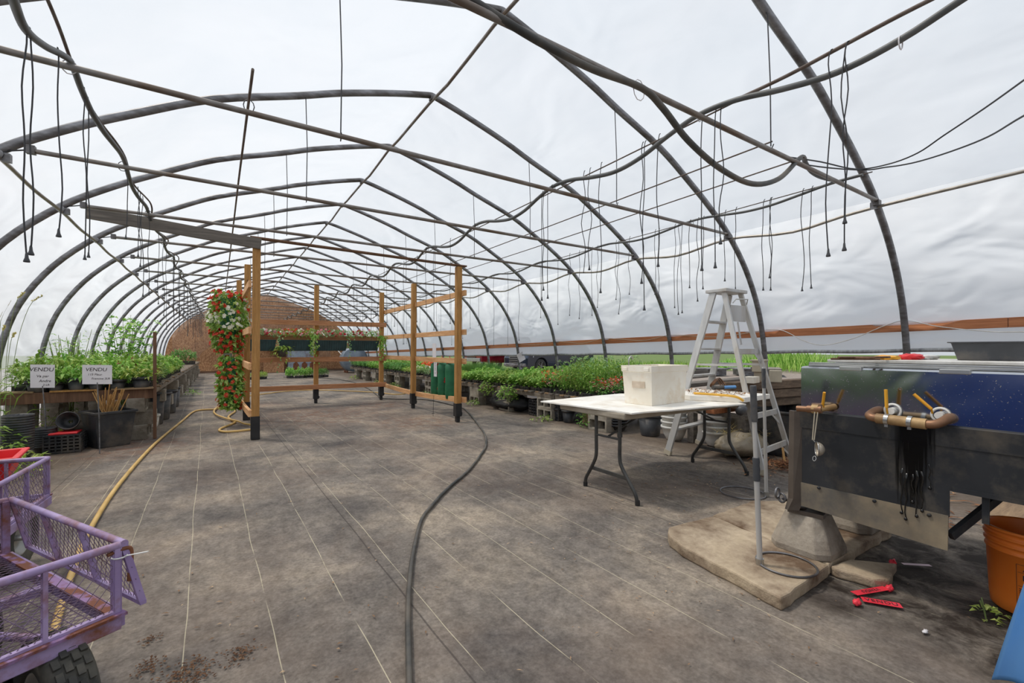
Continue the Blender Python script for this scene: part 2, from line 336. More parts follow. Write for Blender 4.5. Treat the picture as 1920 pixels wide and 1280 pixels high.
# --- floor
def floor_mat():
    m, nt, out = newmat('woven_ground_cloth'); p = N(nt, 'ShaderNodeBsdfPrincipled', Roughness=.85); p.inputs['Specular IOR Level'].default_value = .25
    nt.links.new(p.outputs[0], out.inputs[0])
    co_ = coords(nt); sx = nt.nodes.new('ShaderNodeSeparateXYZ'); nt.links.new(co_, sx.inputs[0]); x, y = sx.outputs[0], sx.outputs[1]
    n1 = noise_(nt, co_, 1.1, 9, .62, .3); base = ramp(nt, n1, [(.33, (120,114,111)), (.5, (158,149,140)), (.68, (204,189,170))])
    n2 = noise_(nt, coords(nt, (1,.35,1)), 3.2, 8, .65); base = mixc(nt, base, ramp(nt, n2, [(.3, (150,148,148)), (.7, (255,252,246))]), .55, 'MULTIPLY')
    fine = noise_(nt, coords(nt, (1,1,1)), 60, 4, .7); base = mixc(nt, base, ramp(nt, fine, [(.32, (120,120,120)), (.68, (255,255,255))]), .5, 'MULTIPLY'); mid = noise_(nt, coords(nt, (1,.7,1)), 15, 6, .7); base = mixc(nt, base, ramp(nt, mid, [(.36, (128,126,126)), (.62, (255,255,255))]), .45, 'MULTIPLY')
    warm = ramp(nt, noise_(nt, coords(nt, (1,.8,1)), .75, 7, .65, .4), [(.45, (0,0,0,1)), (.66, (1,1,1,1))]); base = mixc(nt, base, lin((150,122,98)), math_(nt, 'MULTIPLY', warm, .2))
    # pale marker threads every foot, slightly wavy
    wob = math_(nt, 'MULTIPLY_ADD', noise_(nt, coords(nt, (1,.45,1)), 1.0, 3), .07, -.035)
    xx = math_(nt, 'ADD', math_(nt, 'MULTIPLY_ADD', y, .021, wob), math_(nt, 'ADD', x, 20.055))
    fr = math_(nt, 'FRACT', math_(nt, 'DIVIDE', xx, .305)); d = math_(nt, 'ABSOLUTE', math_(nt, 'SUBTRACT', fr, .5))
    line = math_(nt, 'LESS_THAN', d, .0062)
    brk = ramp(nt, noise_(nt, coords(nt, (3,1.2,1)), 2.2, 4), [(.38, (0,0,0,1)), (.5, (1,1,1,1))])
    base = mixc(nt, base, lin((196,186,160)), math_(nt, 'MULTIPLY', math_(nt, 'MULTIPLY', line, brk), .75))
    # seam folds
    f2 = math_(nt, 'ABSOLUTE', math_(nt, 'SUBTRACT', math_(nt, 'FRACT', math_(nt, 'DIVIDE', math_(nt, 'ADD', xx, .21), 1.83)), .5))
    base = mixc(nt, base, lin((58,52,50)), math_(nt, 'MULTIPLY', math_(nt, 'LESS_THAN', f2, .0022), .6))
    # reddish soil spilled round the rack
    def spot(cx, cy, rx, ry):
        a = math_(nt, 'DIVIDE', math_(nt, 'SUBTRACT', x, cx), rx); b = math_(nt, 'DIVIDE', math_(nt, 'SUBTRACT', y, cy), ry)
        return math_(nt, 'SUBTRACT', 1.0, math_(nt, 'ADD', math_(nt, 'MULTIPLY', a, a), math_(nt, 'MULTIPLY', b, b)), clamp=True)
    soil = None
    for s_ in ((1.5,8.6,1.5,1.6),(2.7,6.9,.9,.9),(.4,10.8,.9,.8),(-1.0,7.0,.9,.8),(2.9,9.6,.8,.8)):
        k = spot(*s_); soil = k if soil is None else math_(nt, 'MAXIMUM', soil, k)
    sn = ramp(nt, noise_(nt, co_, 7, 8, .7), [(.42, (0,0,0,1)), (.66, (1,1,1,1))])
    base = mixc(nt, base, lin((116,80,62)), math_(nt, 'MULTIPLY', math_(nt, 'MULTIPLY', soil, sn), .85))
    # dark brown patches by and under the tank, broken up by noise
    tank_dark = None
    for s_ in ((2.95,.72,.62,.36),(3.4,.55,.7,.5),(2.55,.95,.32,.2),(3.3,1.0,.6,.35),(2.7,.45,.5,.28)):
        k = spot(*s_); tank_dark = k if tank_dark is None else math_(nt, 'MAXIMUM', tank_dark, k)
    tank_dark_n = ramp(nt, noise_(nt, co_, 5, 8, .7, .5), [(.36, (0,0,0,1)), (.58, (1,1,1,1))])
    base = mixc(nt, base, lin((52,44,38)), math_(nt, 'MULTIPLY', math_(nt, 'MULTIPLY', tank_dark, 1.6, clamp=True), tank_dark_n))
    # bare soil along both benches
    side = math_(nt, 'MAXIMUM', math_(nt, 'SUBTRACT', x, 4.2), math_(nt, 'SUBTRACT', -.95, x)); side = math_(nt, 'MULTIPLY', side, 2.2, clamp=True)
    base = mixc(nt, base, lin((92,78,64)), math_(nt, 'MULTIPLY', side, .6))
    nt.links.new(base, p.inputs['Base Color'])
    hgt = math_(nt, 'ADD', math_(nt, 'MULTIPLY', fine, .35), n2)
    b = N(nt, 'ShaderNodeBump', Strength=.35, Distance=.02); nt.links.new(hgt, b.inputs['Height']); nt.links.new(b.outputs[0], p.inputs['Normal'])
    return m
mb = MB()
def ffn(u, v):
    x = XL+u*(XR+.0-XL); y = -3+v*(YW+3)
    z = .006*noise.noise((x*1.3, y*.9, 0))+.004*noise.noise((x*4, y*3, 3))
    return (x, y, z-.004)
mb.grid(ffn, 40, 120)
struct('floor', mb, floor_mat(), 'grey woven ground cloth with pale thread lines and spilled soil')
def outside_mat():
    m, nt, out = newmat('gravel_and_grass'); p = N(nt, 'ShaderNodeBsdfPrincipled', Roughness=.95); nt.links.new(p.outputs[0], out.inputs[0])
    co_ = coords(nt); sx = nt.nodes.new('ShaderNodeSeparateXYZ'); nt.links.new(co_, sx.inputs[0])
    grav = ramp(nt, noise_(nt, co_, 9, 8, .7), [(.3, (98,90,84)), (.7, (142,132,124))])
    gr = ramp(nt, noise_(nt, co_, 2.5, 8, .7), [(.3, (62,84,34)), (.7, (98,118,54))])
    e = math_(nt, 'ADD', math_(nt, 'MULTIPLY_ADD', sx.outputs[1], .83, math_(nt, 'MULTIPLY', sx.outputs[0], .55)), math_(nt, 'MULTIPLY', noise_(nt, co_, .5, 4), 3.0))
    k = math_(nt, 'GREATER_THAN', e, 28.5); k2 = math_(nt, 'LESS_THAN', e, 8.6); k3 = math_(nt, 'LESS_THAN', sx.outputs[0], -2.0)
    nt.links.new(mixc(nt, grav, gr, k), p.inputs['Base Color']); return m
mb = MB(); mb.add([(-90,-60,-.03),(120,-60,-.03),(120,120,-.03),(-90,120,-.03)], [(0,1,2,3)])
struct('ground', mb, outside_mat(), 'gravel yard and grass outside the greenhouse')
# --- plastic film
def film_mat(name, transp=.38, bump=.5, tint=(.775,.80,.835)):
    m, nt, out = newmat(name); co_ = coords(nt)
    tr = nt.nodes.new('ShaderNodeBsdfTransparent'); tr.inputs[0].default_value = (1,1,1,1)
    tl = nt.nodes.new('ShaderNodeBsdfTranslucent'); df = nt.nodes.new('ShaderNodeBsdfDiffuse'); gl = nt.nodes.new('ShaderNodeBsdfGlossy'); gl.inputs['Roughness'].default_value = .35
    h = math_(nt, 'ADD', noise_(nt, coords(nt, (.7,.7,1.3)), 1.5, 2, .45, .7), math_(nt, 'MULTIPLY', noise_(nt, coords(nt, (1,.5,1)), 4, 2, .5, .5), .12))
    b = N(nt, 'ShaderNodeBump', Strength=bump, Distance=.12); nt.links.new(h, b.inputs['Height'])
    for n in (tl, df, gl): nt.links.new(b.outputs[0], n.inputs['Normal'])
    col = mixc(nt, tint+(1,), (tint[0]*.93, tint[1]*.95, tint[2]*.965, 1), ramp(nt, noise_(nt, co_, .9, 7, .6, .6), [(.35, (0,0,0,1)), (.7, (1,1,1,1))]))
    nt.links.new(col, tl.inputs['Color']); nt.links.new(col, df.inputs['Color'])
    a = nt.nodes.new('ShaderNodeMixShader'); a.inputs[0].default_value = .22; nt.links.new(tl.outputs[0], a.inputs[1]); nt.links.new(df.outputs[0], a.inputs[2])
    g = nt.nodes.new('ShaderNodeMixShader'); g.inputs[0].default_value = .04; nt.links.new(a.outputs[0], g.inputs[1]); nt.links.new(gl.outputs[0], g.inputs[2])
    c = nt.nodes.new('ShaderNodeMixShader'); c.inputs[0].default_value = transp; nt.links.new(g.outputs[0], c.inputs[1]); nt.links.new(tr.outputs[0], c.inputs[2])
    nt.links.new(c.outputs[0], out.inputs[0]); return m
FILM = film_mat('white_poly_film'); FILMR = film_mat('white_poly_film_wall', .13, .62, (.93,.945,.965))
Y0F = -2.6
def film_pt(side, a, z, y, out=.045):
    ph = ((y-HY[0])/1.53) % 1.0; bay = math.sin(math.pi*ph)**.7
    wr = noise.noise((y*1.1, z*1.7, side*9.0))*.035+noise.noise((y*3.1+z*2, z*4.2, 3+side))*.012
    low = max(0.0, min(1.0, (2.9-z)/1.6)); bil = bay*(.02+.06*low)+wr*bay*(.6+1.2*low)
    d = out+max(0, bil)
    ang = math.atan2(max(.01, z-1.0), max(.2, a)); nx, nz = math.cos(ang), math.sin(ang)
    return (XC+side*(a+d*nx), y, z+d*nz)
ny = int((YW-Y0F)/1.53*10)
lowpts = [p for p in HC if p[1] <= ZJ+.02]; toppts = [p for p in HC if p[1] >= ZJ-.03]
def film_sheet(pts, side):
    n = len(pts)-1
    def fn(u, v):
        i = min(int(round(u*n)), n); return film_pt(side, pts[i][0], pts[i][1], Y0F+v*(YW-Y0F))
    return fn, n
mb = MB(); fn, n = film_sheet(lowpts, -1); mb.grid(fn, n, ny); struct('wall_left', mb, film_mat('white_poly_film_left', .36, .95, (.78,.80,.835)), 'translucent white plastic film wall sagging between hoops')
def board_z(y): return 1.495-.0185*y
lr = [p for p in lowpts if p[1] > .95]
mb = MB()
nR = len(lr)-1
def fnr(u, v):
    y = Y0F+v*(YW-Y0F); zb = board_z(y)-.03; f = u
    z = zb+(ZJ-zb)*f; return film_pt(1, prof_at_z(z), z, y)
mb.grid(fnr, 22, ny); struct('wall_right', mb, FILMR, 'translucent white plastic film wall above the brown board')
mb = MB()
tp = [(-1, p) for p in toppts]+[(1, p) for p in toppts[::-1]]
def fnt(u, v):
    i = min(int(round(u*(len(tp)-1))), len(tp)-1); s_, p = tp[i]; return film_pt(s_, p[0], p[1], Y0F+v*(YW-Y0F))
mb.grid(fnt, len(tp)-1, ny); struct('ceiling', mb, FILM, 'translucent white plastic film roof stretched over the hoops')
# end behind the camera
outl = [(XC-a, z) for a, z in HC]+[(XC+a, z) for a, z in HC[::-1]]
mb = MB(); mb.add([(x, Y0F, z) for x, z in outl], [tuple(range(len(outl)))]); struct('wall_near', mb, FILM, 'plastic film end wall')
# side curtain below the board, with the rolled lower edge
curt = film_mat('wrinkled_side_curtain', .08, .9, (.80,.82,.85))
mb = MB()
def cb(y): return 1.185-.0165*y
def fnc(u, v):
    y = Y0F+v*(YW-Y0F); z0 = cb(y); z1 = board_z(y)-.055; z = z0+(z1-z0)*u
    return (XR+.005+.012*noise.noise((y*6, z*2.5, 2))+.006*noise.noise((y*17, z*3, 5)), y, z)
mb.grid(fnc, 8, 420)
o = tag(obj('side_curtain', mb, curt), 'wrinkled translucent roll-up curtain strip hanging below the brown board', 'curtain')
mb = MB(); mb.tube([(XR+.0+.004*math.sin(y*9), y, cb(y)+.006*math.sin(y*5)) for y in [Y0F+i*.12 for i in range(int((YW-Y0F)/.12))]], .021, 8)
obj('rolled_edge', mb, mat('grey_rolled_film', (124,126,128), (168,170,172), 9, .5, stretch=(1,3,1)), o)
# brown board in lengths
joints = [-2.4, 1.0, 4.81, 8.6, 12.46, 16.3, 20.1, 23.5, YW]
for i, (a, b) in enumerate(zip(joints, joints[1:])):
    mb = MB(); za, zb = board_z(a), board_z(b)
    x0 = XR-.045
    mb.hexa([(x0, a+.004, za-.095), (x0+.035, a+.004, za-.095), (x0+.035, b, zb-.095), (x0, b, zb-.095), (x0, a+.004, za), (x0+.035, a+.004, za), (x0+.035, b, zb), (x0, b, zb)])
    struct('trim_%d' % (i+1), mb, M['board'], 'red-brown board along the right wall', bevel=.003)
# --- end wall
def osb():
    m, nt, out = newmat('brown_chipboard'); p = N(nt, 'ShaderNodeBsdfPrincipled', Roughness=.85); nt.links.new(p.outputs[0], out.inputs[0])
    co_ = coords(nt); v = nt.nodes.new('ShaderNodeTexVoronoi'); v.inputs['Scale'].default_value = 30; nt.links.new(coords(nt, (1,1,.55)), v.inputs['Vector'])
    col = ramp(nt, v.outputs['Color'], [(.1, (156,114,82)), (.5, (186,142,104)), (.9, (214,174,132))])
    col = mixc(nt, col, ramp(nt, noise_(nt, co_, .8, 5), [(.35, (160,140,124)), (.65, (255,240,226))]), .6, 'MULTIPLY')
    sx = nt.nodes.new('ShaderNodeSeparateXYZ'); nt.links.new(co_, sx.inputs[0])
    f = math_(nt, 'ABSOLUTE', math_(nt, 'SUBTRACT', math_(nt, 'FRACT', math_(nt, 'DIVIDE', math_(nt, 'ADD', sx.outputs[0], 9.6), 1.22)), .5))
    col = mixc(nt, col, lin((70,48,36)), math_(nt, 'GREATER_THAN', f, .494)); nt.links.new(col, p.inputs['Base Color']); return m
OSB = osb()
mb = MB(); n = len(outl); ins = [(XC+(x-XC)*.995, z) for x, z in outl]
mb.add([(x, YW, z) for x, z in ins]+[(x, YW+.06, z) for x, z in ins], [tuple(range(n)), tuple(range(n, 2*n))[::-1]]+[(i, n+i, n+(i+1) % n, (i+1) % n) for i in range(n)])
struct('wall_far', mb, OSB, 'brown chipboard end wall')
mb = MB(); mb.b2((-2.1, YW-.04, 0), (6.2, YW, .09)); struct('baseboard_far', mb, M['stake'], 'dark board along the foot of the end wall')
# plastic sheets hung on the end wall
vf = film_mat('clear_hung_film', .78, 1.0, (.86,.84,.84))
def hung(x0, x1, ztop, zbot, name, lab, seed):
    mb = MB()
    def fn(u, v):
        x = x0+(x1-x0)*u; zt = min(ztop(x), 4.1); zb = zbot(x); z = zb+(zt-zb)*v
        return (x, YW-.07-.05*abs(noise.noise((x*2.2, z*.8, seed)))-.08*(1-v)*abs(noise.noise((x*1.3, 0, seed))), z)
    mb.grid(fn, 40, 16); return solo(name, mb, vf, lab, 'plastic sheet')
def topz(x): 
    a = abs(x-XC)
    for (p, q), (r, s_) in zip(HC, HC[1:]):
        if r <= a <= p: return q+(s_-q)*(p-a)/max(1e-6, p-r)-.03
    return .5 if a > 4 else 4.0
hung(-1.95, .05, topz, lambda x: .75+.9*max(0,(x+.9))**.6 if x > -.9 else .75, 'hanging_film_sheet', 'torn clear plastic sheet hanging over the left end wall', 1)
hung(.05, 3.6, topz, lambda x: 2.0+.25*math.sin(x*1.4), 'hanging_film_sheet', 'hazy plastic sheet draped across the top of the end wall', 5)
hung(3.9, 5.2, lambda x: 1.95-.35*(x-3.9), lambda x: .75, 'hanging_film_sheet', 'pinkish plastic sheet hanging on the end wall behind the barrel', 8)
# --- hoops, purlins, ties
def hoop_pts(y): return [(XC-a, y, z) for a, z in HC]+[(XC+a, y, z) for a, z in HC[::-1]]
HL = []
for i, y in enumerate(HY):
    w = '%s galvanised roof hoop from the camera, arching from wall to wall' % ORD[i]
    t = thing('roof_hoop', w, 'hoop', (XC, y, 0), 'steel roof hoops')
    n_ = 10 if i < 5 else 6
    mb = MB(); mb.tube([(XC-a, y, z) for a, z in HC]+[(XC, y, 4.085)], .033, n_); obj('hoop_pipe', mb, M['galv'], t)
    mb = MB(); mb.tube([(XC+a, y, z) for a, z in HC]+[(XC, y, 4.085)], .033, n_); obj('hoop_pipe', mb, M['galv'], t)
    if i < 6:
        for s_ in (-1, 1):
            mb = MB(); a = HC[-7]; b = HC[-6]; mb.tube([(XC+s_*a[0], y, a[1]), (XC+s_*b[0], y, b[1])], .032, 10); obj('pipe_sleeve', mb, M['galv'], t)
    mb = MB(); mb.box((XC, y, 4.055), (.05, .07, .06)); obj('ridge_clamp', mb, M['galv'], t, bevel=.008)
    for s_ in (-1, 1):
        mb = MB(); mb.tube([(XC+s_*3.4, y-.035, ZJ-.03), (XC+s_*3.4, y+.035, ZJ-.03)], .036, 10); mb.box((XC+s_*3.36, y, ZJ-.045), (.05,.05,.06)); obj('purlin_clamp', mb, M['galv'], t)
mb = MB(); mb.tube([(XC+.01*math.sin(i), Y0F+i*.5, 4.035-.012*(i % 3)) for i in range(int((YW-Y0F)/.5))], .016, 8)
solo('ridge_pipe', mb, M['pipe'], 'long straight pipe running under the ridge of the roof', 'pipe')
for s_, nm in ((-1, 'left'), (1, 'right')):
    pts = [(XC+s_*3.40, -.2, ZJ-.0)]
    for i, y in enumerate(HY):
        pts.append((XC+s_*3.39, y, ZJ-.055))
        if i < NB-1: pts.append((XC+s_*3.40, y+.765, ZJ-.055-(.075 if s_ > 0 else .01)))
    mb = MB(); mb.tube(smooth_path(pts, 4), .0155, 8)
    solo('side_purlin', mb, M['purlin'], '%s side purlin pipe %s across the hoops' % (nm, 'sagging' if s_ > 0 else 'running straight'), 'pipe')
for i, y in enumerate(HY):
    xl = XC-3.24 if i else -2.0
    t = thing('cross_pipe', '%s horizontal cross pipe from the camera, tied between hoop sides' % ORD[i], 'pipe', (XC, y, ZJ), 'horizontal cross pipes')
    mb = MB(); zt = ZJ+.0; mb.tube([(xl, y-.05, zt+.024), (XC-1.2, y-.045, zt+.012), (XC+1.0, y-.04, zt-.003), (XC+3.32, y-.03, zt-.006)], .0175, 10 if i < 5 else 6); obj('pipe', mb, M['pipe'], t)
    mb = MB(); mb.box((XC+3.34, y-.03, zt-.03), (.07,.05,.05)); obj('end_bracket', mb, M['galv'], t)
    if i:
        mb = MB(); mb.tube([(XC-3.38, y, ZJ), (XC-3.24, y-.05, ZJ+.024)], .006, 5); obj('tie_wire', mb, M['line'], t)
        mb = MB(); mb.box((xl+.02, y-.05, zt+.03), (.05,.045,.06)); obj('end_bracket', mb, M['galv'], t)
# --- light
w = bpy.data.worlds.new('sky'); S.world = w; w.use_nodes = True; nt = w.node_tree; nt.nodes.clear()
bo = nt.nodes.new('ShaderNodeOutputWorld'); bg = nt.nodes.new('ShaderNodeBackground'); nt.links.new(bg.outputs[0], bo.inputs[0])
g = nt.nodes.new('ShaderNodeTexCoord'); sx = nt.nodes.new('ShaderNodeSeparateXYZ'); nt.links.new(g.outputs['Generated'], sx.inputs[0])
cl = noise_(nt, g.outputs['Generated'], 1.6, 6, .55)
c1 = ramp(nt, math_(nt, 'ADD', sx.outputs[2], math_(nt, 'MULTIPLY_ADD', cl, .3, -.15)), [(0, (.86,.91,.96,1)), (.5, (.78,.87,1.0,1)), (1, (.70,.82,1.0,1))])
nt.links.new(c1, bg.inputs[0]); bg.inputs[1].default_value = SKY_STRENGTH = .70
sl = bpy.data.lights.new('sun', 'SUN'); sl.energy = 4.6; sl.angle = math.radians(7); sl.color = (1.0,.93,.83)
so = bpy.data.objects.new('sun', sl); COL.objects.link(so)
so.rotation_euler = Vector((.33, -.38, -.98)).to_track_quat('-Z', 'Y').to_euler()
vs = S.view_settings; S.display_settings.display_device = 'sRGB'; vs.view_transform = 'Standard'; vs.look = 'None'; vs.gamma = 1; vs.exposure = 0.0; vs.use_curve_mapping = False
S.cycles.use_denoising = True; S.cycles.max_bounces = 8; S.cycles.diffuse_bounces = 4; S.cycles.transparent_max_bounces = 12; S.cycles.transmission_bounces = 4; S.cycles.glossy_bounces = 3
S.cycles.sample_clamp_indirect = 4; S.cycles.caustics_reflective = False; S.cycles.caustics_refractive = False
# ================================================================== OVERHEAD LINES AND HOSES
def hose(name, pts, r, m, label, cat='hose', n=8, sub=5):
    mb = MB(); mb.tube(smooth_path(pts, sub), r, n); return solo(name, mb, m, label, cat)
ZT = ZJ+.062
def tie(mb, p, r=.03):
    mb.tube([(p[0]+r*math.cos(a), p[1], p[2]-.012+r*1.3*math.sin(a)) for a in [k*math.pi/5 for k in range(11)]], .003, 4)
def along(x, amp, z0, seed, y0, y1, sag=.06, dx=.03):
    r_ = random.Random(seed); pts = []
    y = y0
    while y < y1:
        ph = ((y-HY[0])/1.53) % 1.0; s_ = sag*math.sin(math.pi*ph)**2
        pts.append((x+dx*noise.noise((y*.9, seed, 0))+amp*math.sin(2*math.pi*ph+seed)*.6, y, z0-s_)); y += 1.53/6
    return pts
LH = [aty(5,-70,2.15), aty(25,0,2.45), aty(48,55,2.72), aty(84,86,2.95), aty(115,102,3.12)]+along(-.67, .035, ZT+.005, 3, 3.28, 25.5, .05)
a = hose('water_hose', LH, .0165, M['hose_grey'], 'grey water hose looping over the cross pipes on the left side', n=10)
for k in range(0, 6):
    mb = MB(); tie(mb, (-.67, HY[k]-.03, ZT-.02)); obj('tie_wire', mb, M['paper'] if k == 1 else M['line'], a)
hose('wire_cable', [(p[0]+.03*math.sin(i*.9), p[1], p[2]+.012+.02*math.sin(i*.5)) for i, p in enumerate(along(-.66, .02, ZT+.012, 8, 2.0, 25.4, .02))], .008, M['rusty_rod'], 'thin rusty cable running beside the left overhead hose', 'cable', 6)
RH = along(2.63, .03, ZT+.008, 5, .25, 25.5, .11, .02)
a = hose('water_hose', RH, .0165, M['hose_grey'], 'grey water hose waving over the cross pipes right of the ridge', n=10)
for y in (.85, 1.75, 3.28, 4.81, 6.34):
    c_ = min(RH, key=lambda p: abs(p[1]-y)); mb = MB(); tie(mb, (c_[0], c_[1], c_[2]-.002), .024); obj('tie_wire', mb, M['paper'] if y < 1.8 else M['line'], a)
hose('wire_cable', [(p[0]+.045+.02*math.sin(i*.7), p[1], p[2]+.03+.015*math.sin(i)) for i, p in enumerate(along(2.62, .01, ZT+.004, 9, .25, 1.7, 0))], .010, M['rusty_rod'], 'thin brown twisted cable above the right overhead hose', 'cable', 6)
hose('straight_wire', [(2.70, 1.5, ZT+.03), (2.70, 3.3, ZT+.01), (2.71, 8, ZT), (2.70, 16, ZT), (2.70, 25.5, ZT)], .0055, M['rusty_rod'], 'taut thin wire running beside the waving right hose', 'wire', 5)
hose('straight_wire', [(3.37, 1.70, ZT-.005), (3.36, 6.3, ZT-.02), (3.38, 14, ZT), (3.37, 25.5, ZT)], .006, M['rusty_rod'], 'taut straight wire between the two right hoses, nearer the ridge', 'wire', 5)
hose('straight_wire', [(3.86, 1.70, ZT-.005), (3.88, 6.3, ZT-.02), (3.87, 14, ZT), (3.87, 25.5, ZT)], .006, M['rusty_rod'], 'taut straight wire between the two right hoses, nearer the right wall', 'wire', 5)
OH = along(4.68, .03, ZT+.005, 7, 1.60, 25.5, .07, .02)
a = hose('water_hose', OH, .0135, M['hose_grey'], 'outer grey water hose nearest the right film wall, over the cross pipes', n=8)
for y in (1.75, 3.28, 4.81, 6.34):
    mb = MB(); tie(mb, (4.68, y, ZT-.02), .024); obj('tie_wire', mb, M['line'], a)
hose('straight_wire', [(4.74, 1.55, ZT+.02), (4.73, 6.3, ZT), (4.73, 14, ZT), (4.73, 25.5, ZT)], .0055, M['rusty_rod'], 'taut thin wire beside the outer right hose', 'wire', 5)
big = [(.2, 1.74, 2.74), (.81, 1.73, 2.70), (1.05, 1.70, 2.645), (1.29, 1.69, 2.61), (1.60, 1.69, 2.60), (1.97, 1.70, 2.63), (2.15, 1.70, 2.57), (2.40, 1.71, 2.45), (2.74, 1.71, 2.352), (3.12, 1.71, 2.33), (3.48, 1.71, 2.44), (3.80, 1.72, 2.66), (3.93, 1.74, 2.715), (4.08, 1.79, 2.72), (4.25, 1.82, 2.70), (4.47, 1.84, 2.705), (4.74, 1.85, 2.735)]
a = hose('looped_hose', big, .0185, M['hose_black'], 'thick black hose drooping in a loop under the nearest cross pipe', n=10, sub=6)
mb = MB(); tie(mb, (1.97, 1.72, 2.64), .045); obj('tie_wire', mb, M['paper'], a)
for lab, P in (('upper thin black cable curving toward the camera at upper right', [(3.80,1.78,2.70),(4.15,1.71,2.72),(4.55,1.60,2.71),(4.62,1.40,2.70),(4.55,1.20,2.70),(4.43,1.02,2.735),(4.12,.76,2.72),(3.75,.535,2.67),(3.2,.27,2.56)]),
               ('lower thin black cable curving toward the camera at upper right', [(3.86,1.80,2.68),(4.25,1.70,2.69),(4.60,1.56,2.70),(4.62,1.42,2.68),(4.55,1.30,2.64),(4.45,1.15,2.60),(4.20,.92,2.53),(3.9,.70,2.46),(3.5,.50,2.385),(3.0,.25,2.27)])):
    hose('black_cable', P, .0055, M['line'], lab, 'cable', 6)
mb = MB(); mb.tube([(.15, 2.9, ZT+.05), (.135, 4.8, ZT+.02), (.12, 9.4, ZT+.02), (.10, 14.0, ZT+.02)], [.008,.008,.009,.009], 8)
a = solo('long_rod', mb, M['rusty_rod'], 'long thin rod lying along the cross pipes left of the ridge', 'rod')
mb = MB(); tie(mb, (.148, 3.28, ZT+.03), .03); obj('tie_wire', mb, M['line'], a)
def roof_z(x): return [z for z in [0]][0]
def top_of(x):
    a = abs(x-XC)
    for (p, q), (r, s_) in zip(HC, HC[1:]):
        if r <= a <= p: return q+(s_-q)*(p-a)/max(1e-6, p-r)
    return 4.05
# hanger wires from hoops down to the cross pipes
hang = [(i, x) for i in range(9) for x in (.68, 3.36)]
cnt = 0
for i, x in hang:
    pass
    y = HY[i]; x += .02*math.sin(i*7); mb = MB(); z = top_of(x)-.02; bow = .01
    mb.tube([(x, y, z+.02), (x, y-.02, z-.03), (x+bow, y-.035, (z+ZJ)/2), (x, y-.045, ZJ+.02)], .0045, 5)
    mb.tube([(x, y-.065, ZJ+.03), (x, y-.04, ZJ-.02), (x+.01, y-.02, ZJ+.02)], .004, 5)
    side = 'left' if x < XC else 'right'
    solo('hanger_wire', mb, M['line'], 'thin vertical hanger wire %s of the ridge on the %s hoop from camera' % (side, ORD[i]), 'wire', 'hanger wires from the hoops')
# drip lines
dripN = {}
def drip(xh, y, zend, zh, hosename, cross=0, bell=True, bow=.02, top=None, r=.0032):
    mb = MB(); rr = random.Random(int(y*1000)+int(xh*77)); b = [rr.uniform(-bow, bow) for _ in range(4)]
    z0 = zh; L = z0-zend; x0 = xh+cross
    pts = [(xh, y, z0+.018), (xh+cross*.6, y+.01, z0+.012), (x0, y+.02, z0-.05)]
    for k in (1, 2, 3): pts.append((x0+b[k]*.6, y+.02+b[k-1], z0-L*k/4))
    pts.append((x0, y+.02, zend))
    dripN.setdefault(hosename, []).append((y, pts, bell, zend, x0, r))
def flush_drips():
    for hn, lst in dripN.items():
        lst.sort(key=lambda q: q[0])
        for i, (y, pts, bell, zend, x0, r) in enumerate(lst):
            far = i >= 20
            lab = ('%s thin black drip line from the camera hanging off the %s' % (ORD[i], hn)) if not far else 'distant thin drip line hanging off the far half of the %s' % hn
            t = thing('hanging_drip_line', lab, 'drip line', (x0, y+.02, zend), 'drip lines on the %s' % hn if not far else 'distant drip lines on the %s' % hn)
            mb = MB(); mb.tube(smooth_path(pts, 3), r, 5 if y < 9 else 4); obj('tube', mb, M['line'], t)
            if bell:
                mb = MB(); s_ = .8 if y < 3.5 else .66
                mb.lathe([(.003*s_, .03*s_), (.006*s_, .022*s_), (.008*s_, 0), (.014*s_, -.018*s_), (.0135*s_, -.024*s_), (0, -.024*s_)], (x0, y+.02, zend), 8); obj('weight', mb, M['weight'], t)
def dpix(px, yend, X, hosename, zh=ZT, **k):
    p = atx(px, yend, X); drip(X, p.y-.02, p.z, zh, hosename, **k)
LHN, RHN, OHN = 'left hose', 'waving right hose', 'outer right hose'
for px, yt, ye, Y in ((50,60,483,2.74),(58,64,470,2.78),(110,100,437,3.08),(159,172,482,3.62),(166,190,478,3.74)):
    p = aty(px, ye, Y); drip(p.x, Y-.02, p.z, aty(px, yt, Y).z, LHN, bow=.02)
for px, ye in ((236,444),(259,478),(263,497),(268,553),(279,551),(297,568),(307,590)): dpix(px, ye, -.66, LHN, cross=0, bow=.03)
for y in [8.6+.42*i for i in range(36)]: drip(-.67+.03*math.sin(y*5), y+rng.uniform(-.12,.12), 1.72+.16*math.sin(y*2.7)+rng.uniform(-.12,.12)-.0*y, ZT, LHN, bow=.02)
for px, ye in ((1341,497),(1316,502),(1351,452),(1553,474),(1583,463),(1584,412)): dpix(px, ye, 2.63, RHN)
for px, ye in ((1234,495),(1203,527),(1208,577),(1105,502),(1094,512),(1126,545),(1016,560),(1019,541),(1027,556)): dpix(px, ye, 2.63, RHN, bell=px != 1094)
for y in [5.5+.5*i for i in range(30)]: drip(2.63+.02*math.sin(y*3), y+rng.uniform(-.15,.15), 1.58+.2*math.sin(y*3.1)+rng.uniform(-.15,.15), ZT-.03, RHN)
for px, ye in ((1521,537),(1504,542),(1445,541),(1443,518),(1431,541),(1379,541),(1359,524),(1318,539),(1308,562),(1293,537)): dpix(px, ye, 4.68, OHN, r=.0036)
for px, ye in ((1279,584),(1272,587),(1265,575),(1228,550),(1235,552),(1180,550),(1160,587),(1155,560),(1120,575),(1110,590),(1086,596),(1068,590)): dpix(px, ye, 4.68, OHN)
